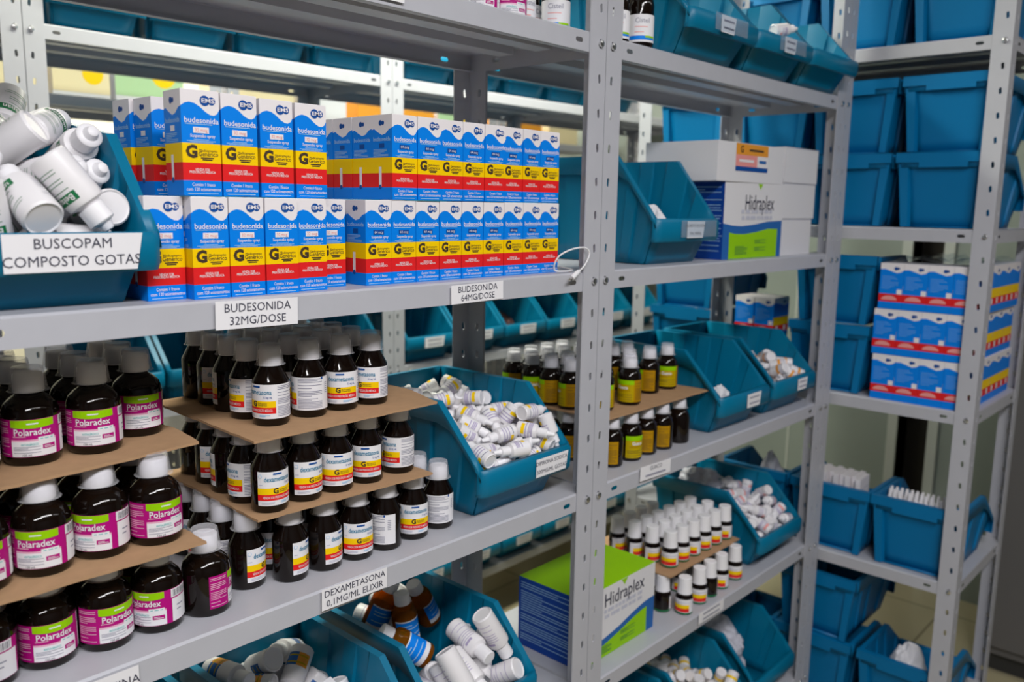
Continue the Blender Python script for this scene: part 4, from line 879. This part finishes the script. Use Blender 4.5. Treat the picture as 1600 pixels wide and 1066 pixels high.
'd0': [('flask_yb',-0.4974,0.1824,-0.6409,-0.339,-0.091,0.693,-0.631),('flask_yb',-0.4608,0.1443,-0.6398,0.537,-0.305,0.774,-0.14),('flask_yb',-0.4725,0.1048,-0.6537,0.61,0.661,0.405,0.162),('flask_yb',-0.3898,0.1601,-0.5698,0.173,0.923,0.343,-0.024),('flask_yb',-0.4914,0.2761,-0.613,0.639,0.344,0.54,-0.426),('flask_yb',-0.3833,0.0711,-0.5963,0.366,-0.511,-0.745,-0.223),('flask_yb',-0.3868,0.2017,-0.5931,-0.394,0.469,0.614,0.497),('flask_yb',-0.4787,0.1211,-0.6374,0.353,0.339,0.3,-0.819),('flask_yb',-0.5139,0.2244,-0.5906,0.283,-0.141,0.848,-0.425),('flask_yb',-0.3821,0.0345,-0.6267,0.641,-0.56,-0.524,-0.04),('flask_yb',-0.4355,0.2728,-0.609,0.843,0.458,0.078,0.271),('smallbox',-0.4802,0.0344,-0.5925,0.513,0.351,-0.71,-0.329),('smallbox',-0.5276,0.1218,-0.5978,0.034,-0.03,0.748,0.662),('smallbox',-0.382,0.0356,-0.596,0.624,-0.045,-0.777,-0.066),('smallbox',-0.4125,0.1278,-0.5632,0.041,0.123,-0.958,-0.254),('smallbox',-0.4466,0.2209,-0.5692,0.228,-0.21,-0.739,-0.599),('smallbox',-0.4623,0.0905,-0.6357,0.896,0.189,0.15,-0.372),('smallbox',-0.4886,0.1725,-0.5775,0.104,0.443,-0.389,-0.801),('flask_yb',-0.5051,0.1075,-0.5742,-0.068,0.563,0.728,0.386),('flask_yb',-0.4743,0.1849,-0.5529,0.646,-0.693,-0.261,0.186),('flask_yb',-0.4142,0.0785,-0.5804,0.382,-0.714,-0.583,-0.07),('flask_yb',-0.3956,0.1897,-0.5668,0.436,0.046,-0.899,-0.024),('flask_yb',-0.4786,0.0677,-0.5548,0.03,0.173,0.908,0.381),('flask_yb',-0.53,0.2577,-0.5325,0.21,0.071,0.667,-0.711),('flask_yb',-0.4534,0.1627,-0.6131,0.499,0.139,0.421,-0.745),('flask_yb',-0.4075,0.2133,-0.5342,0.276,-0.322,-0.809,0.408),('flask_yb',-0.52,0.0512,-0.5439,0.227,-0.474,-0.804,-0.277),('flask_yb',-0.4633,0.2019,-0.5231,-0.211,0.29,0.822,0.442),('flask_yb',-0.477,0.1659,-0.5863,0.86,0.498,0.005,0.114),('flask_yb',-0.3825,0.2723,-0.5685,0.695,-0.019,-0.519,0.499)],
'c2': [('tub_o',0.6885,0.0326,-0.2711,0.37,0.321,0.824,0.288),('tub_o',0.7509,0.0417,-0.2921,0.849,0.009,-0.391,0.355),('tub_o',0.8283,0.154,-0.241,0.642,-0.208,-0.736,-0.055),('tub_o',0.7081,0.0649,-0.2545,0.288,0.498,0.812,0.101),('tub_o',0.8367,0.055,-0.2439,0.489,-0.086,-0.676,-0.545),('tub_o',0.8232,0.1713,-0.219,0.063,0.196,0.93,0.307),('tub_o',0.7593,0.0358,-0.2586,0.311,-0.209,-0.794,-0.478),('tub_o',0.7651,0.0865,-0.2481,0.59,-0.151,-0.728,-0.314),('tub_o',0.7971,0.0246,-0.2697,0.866,-0.337,-0.319,-0.184),('tub_o',0.7768,0.1087,-0.242,0.705,-0.57,-0.403,0.126),('tub_o',0.7204,0.1087,-0.2122,0.142,0.252,0.914,-0.284),('tub_o',0.8337,0.0256,-0.2672,0.574,0.022,-0.546,-0.61),('tub_o',0.8418,0.2104,-0.2174,0.66,-0.182,-0.648,0.334),('tub_o',0.7303,0.019,-0.235,-0.31,0.555,0.638,0.436),('tub_o',0.7667,0.0727,-0.2215,-0.173,0.637,0.485,0.574),('tub_o',0.8155,0.1049,-0.2241,-0.248,0.765,0.44,0.399),('tub_o',0.7657,0.0351,-0.2326,0.586,-0.516,-0.579,-0.234),('tub_o',0.749,0.1356,-0.2093,0.305,-0.254,-0.88,0.262)],
'e2': [('tub_y',0.5718,0.1288,-0.9794,0.421,0.494,0.677,-0.348),('tub_y',0.5388,0.0311,-0.967,0.494,-0.082,0.863,0.071),('tub_y',0.5617,0.1407,-0.9807,0.514,-0.737,0.438,0.013),('tub_y',0.4417,0.0346,-0.9789,0.745,-0.335,0.544,-0.191),('tub_y',0.4903,0.0314,-0.9678,0.554,-0.383,0.471,-0.569),('tub_y',0.5842,0.1038,-0.9613,-0.378,-0.838,-0.058,0.388),('tub_y',0.5271,0.0625,-0.9958,-0.835,0.313,0.451,0.019),('tub_y',0.5138,0.1183,-0.9722,0.303,0.01,0.775,-0.555),('tub_y',0.439,0.1199,-0.9495,-0.696,-0.508,-0.255,0.438),('tub_y',0.5372,0.0566,-0.9745,0.841,0.209,-0.373,-0.332),('tub_y',0.4307,0.0288,-0.9413,0.505,-0.163,0.832,-0.163),('tub_y',0.5277,0.1162,-0.9488,0.582,-0.357,-0.662,-0.31),('tub_y',0.5348,0.1113,-0.9454,-0.528,-0.822,-0.213,-0.022),('tub_y',0.5809,0.1166,-0.9497,0.44,-0.813,-0.316,-0.212),('tub_y',0.5753,0.2222,-0.9436,0.63,-0.193,-0.752,-0.03),('tub_y',0.4621,0.1158,-0.9403,0.31,0.586,0.723,0.194),('tub_y',0.5252,0.2338,-0.9358,0.713,-0.151,-0.673,-0.128),('tub_y',0.5862,0.023,-0.9588,0.401,-0.519,-0.641,-0.4),('tub_y',0.5824,0.2292,-0.9199,0.383,-0.882,-0.228,-0.151),('tub_y',0.5174,0.0966,-0.9552,0.794,-0.31,-0.372,0.367),('tub_y',0.4844,0.1914,-0.9548,0.88,-0.414,0.128,-0.192),('tub_y',0.5577,0.0742,-0.9221,0.27,-0.552,-0.676,-0.407),('tub_y',0.5871,0.1562,-0.9318,-0.035,-0.695,-0.434,0.571),('tub_y',0.4715,0.0498,-0.9479,0.45,-0.803,0.115,-0.372),('tub_y',0.4858,0.1231,-0.9189,0.579,-0.498,-0.633,0.126),('tub_y',0.4698,0.1913,-0.9272,0.724,0.047,0.664,-0.176),('tub_y',0.5965,0.0327,-0.9176,0.398,-0.125,-0.905,0.083),('tub_y',0.5825,0.2021,-0.9449,0.292,-0.401,-0.585,0.643),('tub_y',0.5134,0.0737,-0.9127,-0.115,-0.067,-0.99,-0.028),('tub_y',0.4546,0.2657,-0.9153,0.288,-0.173,0.708,-0.621),('tub_y',0.5494,0.0434,-0.9537,0.38,-0.574,-0.346,-0.637),('tub_y',0.5231,0.1473,-0.9351,0.424,-0.7,0.14,-0.558),('tub_y',0.5145,0.2145,-0.9547,0.749,0.306,0.397,-0.433),('tub_y',0.4384,0.0993,-0.9105,0.468,-0.046,0.869,-0.157),('tub_y',0.4822,0.1486,-0.9085,-0.322,-0.116,-0.919,-0.197),('tub_y',0.5844,0.0561,-0.9205,0.133,-0.89,-0.411,-0.146),('tub_y',0.5198,0.0988,-0.9227,-0.655,0.672,-0.32,0.131),('tub_y',0.5361,0.241,-0.9109,-0.253,-0.417,-0.795,0.36),('tub_y',0.4382,0.0505,-0.9371,0.425,-0.786,-0.045,-0.447),('tub_y',0.4898,0.1043,-0.9096,-0.325,0.815,0.261,0.402)],
}
PD = {'busc': ('drop bottle', 'large white drop bottle in the heap of the big bin', 'drop bottles heaped in the big front bin'),
      'dip': ('drop bottle', 'small white dropper with yellow mark heaped in the bin beside the double post', 'droppers heaped in the dipyrone bin'),
      'd1': ('bottle', 'white plastic flask with violet print heaped under the amber bottles', 'flasks heaped under the amber bottles'),
      'd0': ('bottle', 'white bottle with yellow and blue label in the low bin below the syrup', 'white bottles in the bin below the syrup'),
      'd00': ('bottle', 'white flask in the low bin at the rack edge', 'white flasks at the low rack edge'),
      'c2': ('tube', 'white tube with orange band in the bin nearest the corner post', 'orange banded tubes by the corner post'),
      'c1': ('packet', 'white packet lying in the nearly empty bin', 'white packets in the nearly empty bin'),
      'd2': ('tube', 'white tube heaped in the bin beside the small bottles', 'white tubes heaped beside the small bottles'),
      'e2': ('tube', 'white tube with yellow band heaped in the low bin', 'yellow banded tubes in the low bin'),
      'a2': ('tube', 'white tube lying in the middle bin of the top shelf', 'white tubes in the top shelf bin'),
      'e1': ('tube', 'white tube lying in the low bin under the green carton', 'white tubes in the low left bin')}
NM = {'smallbox': 'small_carton', 'amber': 'amber_bottle', 'flask': 'flask', 'flask_yb': 'flask'}
nam = 0
for b_, rows in PILES.items():
    cat_, lab_, grp_ = PD[b_]
    for kind, x, y, z, qw, qx, qy, qz in rows:
        if kind == 'amber':
            nam += 1
            spawn(kind, 'amber_bottle', 'bottle', (x, y, z), 0, 'amber bottle with blue label and white cap lying on the white flasks', 'amber bottles on the flask heap', Quaternion((qw, qx, qy, qz))); continue
        if kind == 'smallbox':
            spawn(kind, 'small_carton', 'carton', (x, y, z), 0, 'small white carton in ' + ('the nearly empty bin' if b_ == 'c1' else 'the low bin below the syrup'), 'small cartons in the ' + ('nearly empty bin' if b_ == 'c1' else 'bin below the syrup'), Quaternion((qw, qx, qy, qz))); continue
        spawn(kind, NM.get(kind, 'drop_bottle'), cat_, (x, y, z), 0, lab_, grp_, Quaternion((qw, qx, qy, qz)))
# ------------------------------------------------------------------ soft things: bags, crumpled paper
def crumple(name, sx, sy, sz, m, seed, sub=4, amp=.35):
    bm = bmesh.new(); bmesh.ops.create_icosphere(bm, subdivisions=sub, radius=1); rd = random.Random(seed)
    ax = [(Vector((rd.gauss(0, 1), rd.gauss(0, 1), rd.gauss(0, 1))).normalized(), rd.uniform(2, 6), rd.uniform(0, 6)) for _ in range(9)]
    sh = Vector((seed * 3.1, seed * 1.7, 0))
    for v in bm.verts:
        c = v.co + sh
        k = 1 + amp * (noise.noise(c * 1.4) * .9 - abs(noise.noise(c * 3.1)) * .9 + .25 - abs(noise.noise(c * 6.5)) * .45)
        v.co = Vector((v.co.x * k * sx, v.co.y * k * sy, max(-.55, v.co.z * k) * sz))
    lo = min(v.co.z for v in bm.verts)
    for v in bm.verts: v.co.z -= lo
    me = bpy.data.meshes.new(name); bm.to_mesh(me); bm.free(); me.materials.append(MATS[m])
    return me
def soft(name, cat, label, loc, sx, sy, sz, m, seed, amp=.35, rz=0, group=None):
    return tag(link(name, crumple(name, sx, sy, sz, m, seed, amp=amp), None, loc, (0, 0, rz)), label, cat, group)
soft('plastic_bag', 'bag', 'grey plastic bag bulging from the low bin by the corner post', (.757, .165, zE + .006), .055, .07, .085, 'bag', 3)
soft('plastic_bag', 'bag', 'cloudy bag lying over the white tubes beside the small bottles', (.725, .215, zD + .118), .055, .05, .04, 'bag', 8)
soft('plastic_bag', 'bag', 'clear grey bag in the open corner bin behind the tube bin', (PX + .13, .21, zP[3] + .008), .06, .042, .105, 'bag', 12)
soft('crumpled_paper', 'paper', 'crumpled white paper in the bottom bin by the near upright', (PX + .085, -.205, zP[4] + .008), .045, .052, .112, 'paper', 5)
soft('crumpled_packet', 'packet', 'folded white packet in the bin beside the blue, green and white cartons', (.255, .085, zB + .004), .055, .034, .062, 'paper', 21, .25)

# upright tubes and packets in the two open corner bins
tb = MB().lathe([(.0062, 0), (.0066, .001), (.0066, .150), (.004, .156), (.0035, .170), (.003, .171)], 'white_plastic', 12).mesh('slim_tube')
for i in range(13):
    o = link('slim_tube', tb, None, (PX + .053 + .004 * (i % 2), -.275 + .0118 * i, zP[3] + .005), (0, R(4 - 2 * (i % 3)), 0))
    tag(o, 'slim white tube standing in the bin by the near upright, %s from it' % (ORD + ['eleventh', 'twelfth', 'thirteenth'])[i], 'tube', 'slim tubes standing in the corner bin')
for i in range(13):
    o = link('slim_tube', tb, None, (PX + .074, -.272 + .0118 * i, zP[3] + .005), (0, R(3), 0))
    tag(o, 'slim white tube in the second row of the bin by the near upright', 'tube', 'slim tubes in the second row')
pk = MB().box(-.006, .006, -.03, .03, 0, .178, 'pack_white'); pk.box(-.0062, .0062, -.0301, .0301, .15, .152, 'pale_ink'); pk = pk.mesh('flat_packet', 0)
for i in range(10):
    o = link('flat_packet', pk, None, (PX + .076 + .012 * (i % 2), -.064 + .0142 * i, zP[3] + .0095), (R(-3 + .8 * (i % 3)), 0, R(90)))
    tag(o, 'flat white packet leaning in the bin behind the corner post, %s from the tube bin' % ORD[i], 'packet', 'white packets in the corner bin')

# bins on the rear racks, their fronts turned to the aisle
RB = dict(W=.206)
nb = 0
BACKNAME = {0: 'rear rack upper shelf', 1: 'rear rack second shelf', 2: 'rear rack third shelf', 4: 'rear rack bottom shelf'}
for lv, xs in ((0, range(9)), (1, range(9)), (2, range(10)), (4, range(1, 10))):
    zz = LB[lv] + .0157
    for i in xs:
        x = (-.4295, .5005, 1.4305)[i // 4] + .1465 + .2117 * (i % 4)
        b_ = storage_bin((x, BY - .012, zz), 0, 'teal bin on the %s, %s along the row' % (BACKNAME[lv], ORD[i]), ['-', '-'] if lv in (2, 4) else None, 'bins on the ' + BACKNAME[lv], card_x=.0, card_w=.08, card_h=.03, **RB)
        nb += 1
# blister packs standing in some rear bins
def blister(m, dome, w, h):
    mb = MB().box(-w / 2, w / 2, 0, .0006, 0, h, m)
    for i in range(4):
        for j in range(max(2, int(h / .02))):
            c = Vector((-w / 2 + w * (i + .5) / 4, -.0002, h * (j + .5) / max(2, int(h / .02))))
            n = 8; k = len(mb.v); rr = w * .085
            vs = [tuple(c + Vector((rr * math.cos(2 * math.pi * t / n), 0, rr * math.sin(2 * math.pi * t / n)))) for t in range(n)] + [tuple(c + Vector((.6 * rr * math.cos(2 * math.pi * t / n), -.004, .6 * rr * math.sin(2 * math.pi * t / n)))) for t in range(n)]
            mb.add(vs, [(t, n + t, n + (t + 1) % n, (t + 1) % n) for t in range(n)] + [tuple(n + t for t in range(n))], dome)
    return mb.mesh('blister_pack', 30)
KB = {'w': (blister('pack_white', 'white_plastic', .076, .115), 'white blister pack standing in a rear bin behind the drop bottle heap', 'white blister packs in a rear bin'),
      'k': (blister('rubber', 'white_plastic', .066, .11), 'black blister pack with white pills in a rear bin beside white ones', 'black blister packs in a rear bin'),
      'f': (blister('foil_brown', 'foil_brown', .14, .085), 'brown foil blister pack in a rear bin seen below the steel post bolts', 'brown blister packs in a rear bin'),
      'p': (blister('foil_pink', 'pack_white', .12, .075), 'pink blister pack in a low rear bin between the front bins', 'pink blister packs in a low rear bin'),
      'o': (blister('orange', 'orange', .12, .09), 'orange blister pack in a rear bin past the double post', 'orange blister packs in a rear bin')}
for k, x, lv, n, dz in (('w', -.322, 1, 4, .012), ('k', -.247, 1, 4, .010), ('f', 1.071, 2, 5, .012), ('p', .14, 4, 5, .012), ('p', .352, 4, 4, .012), ('o', 1.577, 2, 5, .012), ('w', .14, 1, 3, .01), ('w', .647, 1, 3, .01), ('w', 1.282, 1, 4, .01)):
    me, lab_, grp_ = KB[k]
    for i in range(n):
        tag(link('blister_pack', me, None, (x + .004 * (i % 2), BY + .075 + .013 * i, LB[lv] + .0157 + .0075 + .006 * i), (R(-38), 0, 0)), lab_ if x < 1.2 or k != 'w' else 'white blister pack in a rear bin near the far upright', 'blister pack', grp_ if x < 1.2 or k != 'w' else 'white blister packs near the far upright')
# the rack behind the rear aisle row, with cartons on it
rack(-.9, .3, 1.66, .4, [-1.115, -.6, -.1, .37], 1.0, 'pale steel rack at the very back carrying cream and white cartons', group='rearmost racks')
rack(.32, 1.5, 1.66, .4, [-1.115, -.6, -.1, .37], 1.0, 'pale steel rack at the very back carrying an orange carton', group='rearmost racks')
rack(1.52, 2.2, 1.66, .4, [-1.115, -.6, -.1, .37], 1.0, 'pale steel rack at the very back by the end wall', group='rearmost racks')
def plain_carton(x, y, z, w, d, h, m, label, stripe=None, rz=0):
    mb = MB().box(-w / 2, w / 2, 0, d, 0, h, m)
    if stripe:
        mb.quad((-w / 2, -.0006, h * .1), (w / 2, -.0006, h * .1), (w / 2, -.0006, h * .55), (-w / 2, -.0006, h * .55), stripe); pdisc(mb, (w * .2, 0, h * .5), (1, 0, 0), (0, 0, 1), min(w, h) * .22, 'pack_yellow', off=.001)
    mb.quad((-w / 2 + .002, d * .46, h + .0005), (w / 2 - .002, d * .46, h + .0005), (w / 2 - .002, d * .54, h + .0005), (-w / 2 + .002, d * .54, h + .0005), 'pale_ink')
    o = mb.obj('carton', None, 0); o.location = (x, y, z); o.rotation_euler.z = rz
    return tag(o, label, 'carton', 'cartons on the rearmost rack')
zR = .37 + .0147
for x, w, h, m, st, lab_ in ((-.27, .16, .16, 'cream', None, 'cream carton at the very back, first from the rear upright'), (-.09, .15, .13, 'box_white', 'cream', 'white carton with yellow print at the very back'), (.10, .2, .17, 'box_white', 'leaf_print', 'white carton with green print at the very back'), (.48, .2, .15, 'cream', None, 'cream carton behind the blue medicine boxes, at the very back'), (.70, .18, .17, 'box_white', None, 'white carton at the very back, beside the orange one'), (1.02, .36, .085, 'orange', None, 'long orange carton at the very back'), (1.32, .2, .16, 'box_white', 'leaf_print', 'white and green carton at the very back, past the orange one'), (1.70, .26, .09, 'orange', None, 'small orange carton near the end wall, at the very back'), (1.98, .2, .12, 'cream', None, 'cream carton near the end wall, at the very back')):
    plain_carton(x, 1.70, zR, w, .25, h, m, lab_, st)

# charger lead lying over the rail at the end of the first rack
def tube(pts, r, m, name, parent=None, n=8):
    P = [Vector(p) for p in pts]; Q = []
    for i in range(len(P) - 1):           # Catmull-Rom
        p0, p1, p2, p3 = P[max(0, i - 1)], P[i], P[i + 1], P[min(len(P) - 1, i + 2)]
        for k in range(8):
            t = k / 8; Q.append(.5 * ((2 * p1) + (p2 - p0) * t + (2 * p0 - 5 * p1 + 4 * p2 - p3) * t * t + (3 * p1 - p0 - 3 * p2 + p3) * t ** 3))
    Q.append(P[-1]); mb = MB(); vs = []
    for i, q in enumerate(Q):
        d = (Q[min(i + 1, len(Q) - 1)] - Q[max(i - 1, 0)]).normalized(); a = d.cross(Vector((.3, .2, 1))).normalized(); b = d.cross(a)
        vs += [tuple(q + (a * math.cos(2 * math.pi * k / n) + b * math.sin(2 * math.pi * k / n)) * r) for k in range(n)]
    fs = [(i * n + k, i * n + (k + 1) % n, (i + 1) * n + (k + 1) % n, (i + 1) * n + k) for i in range(len(Q) - 1) for k in range(n)]
    fs += [tuple(range(n)), tuple((len(Q) - 1) * n + k for k in range(n))]
    return mb.add(vs, fs, m).obj(name, parent, 60)
c = tube([(-.046, .14, .0175), (.0, .100, .0172), (-.020, .052, .0172), (-.045, .018, .0172), (-.075, .010, .0172), (-.09, .016, .020), (-.090, .010, .038), (-.072, .002, .049), (-.048, -.005, .0525), (-.0365, -.007, .0455), (-.040, -.007, .034), (-.050, -.007, .0235), (-.059, -.007, .0185)], .0013, 'cable', 'charging_cable')
tag(c, 'white charging lead looped over the shelf rail beside the double post', 'cable')
mb = MB().lathe([(.0020, 0), (.0034, .003), (.0038, .020), (.0036, .021)], 'cable', 12); pl = mb.obj('plug', c)
pl.location = (-.059, -.007, .0185); pl.rotation_mode = 'QUATERNION'; pl.rotation_quaternion = Vector((-.0251, -.001, -.0139)).to_track_quat('Z', 'Y')
mb = MB().box(-.0022, .0022, -.0009, .0009, .021, .028, 'bolt'); tp = mb.obj('tip', pl)
mb = MB(); mb.add([(-.018, 0, 0), (.018, 0, 0), (.018, .03, 0), (-.018, .03, 0), (-.016, .002, .035), (.004, .002, .035), (.004, .028, .035), (-.016, .028, .035)], [(3, 2, 1, 0), (4, 5, 6, 7), (0, 1, 5, 4), (1, 2, 6, 5), (2, 3, 7, 6), (3, 0, 4, 7)], 'cable')
o = mb.obj('power_adapter', None, 30); o.location = (-.0055, .106, zB); tag(o, 'small white power adapter behind the last blue carton', 'adapter')

spawn('tub_w', 'drop_bottle', 'tube', (.505, -.012, zA + .081), 0, 'single white tube resting on the lip of the middle top bin', None, Euler((R(80), R(5), R(70))).to_quaternion())
soft('crumpled_packet', 'packet', 'small white packet at the front of the nearly empty bin', (.535, .075, zC + .005), .035, .022, .048, 'paper', 33, .3)
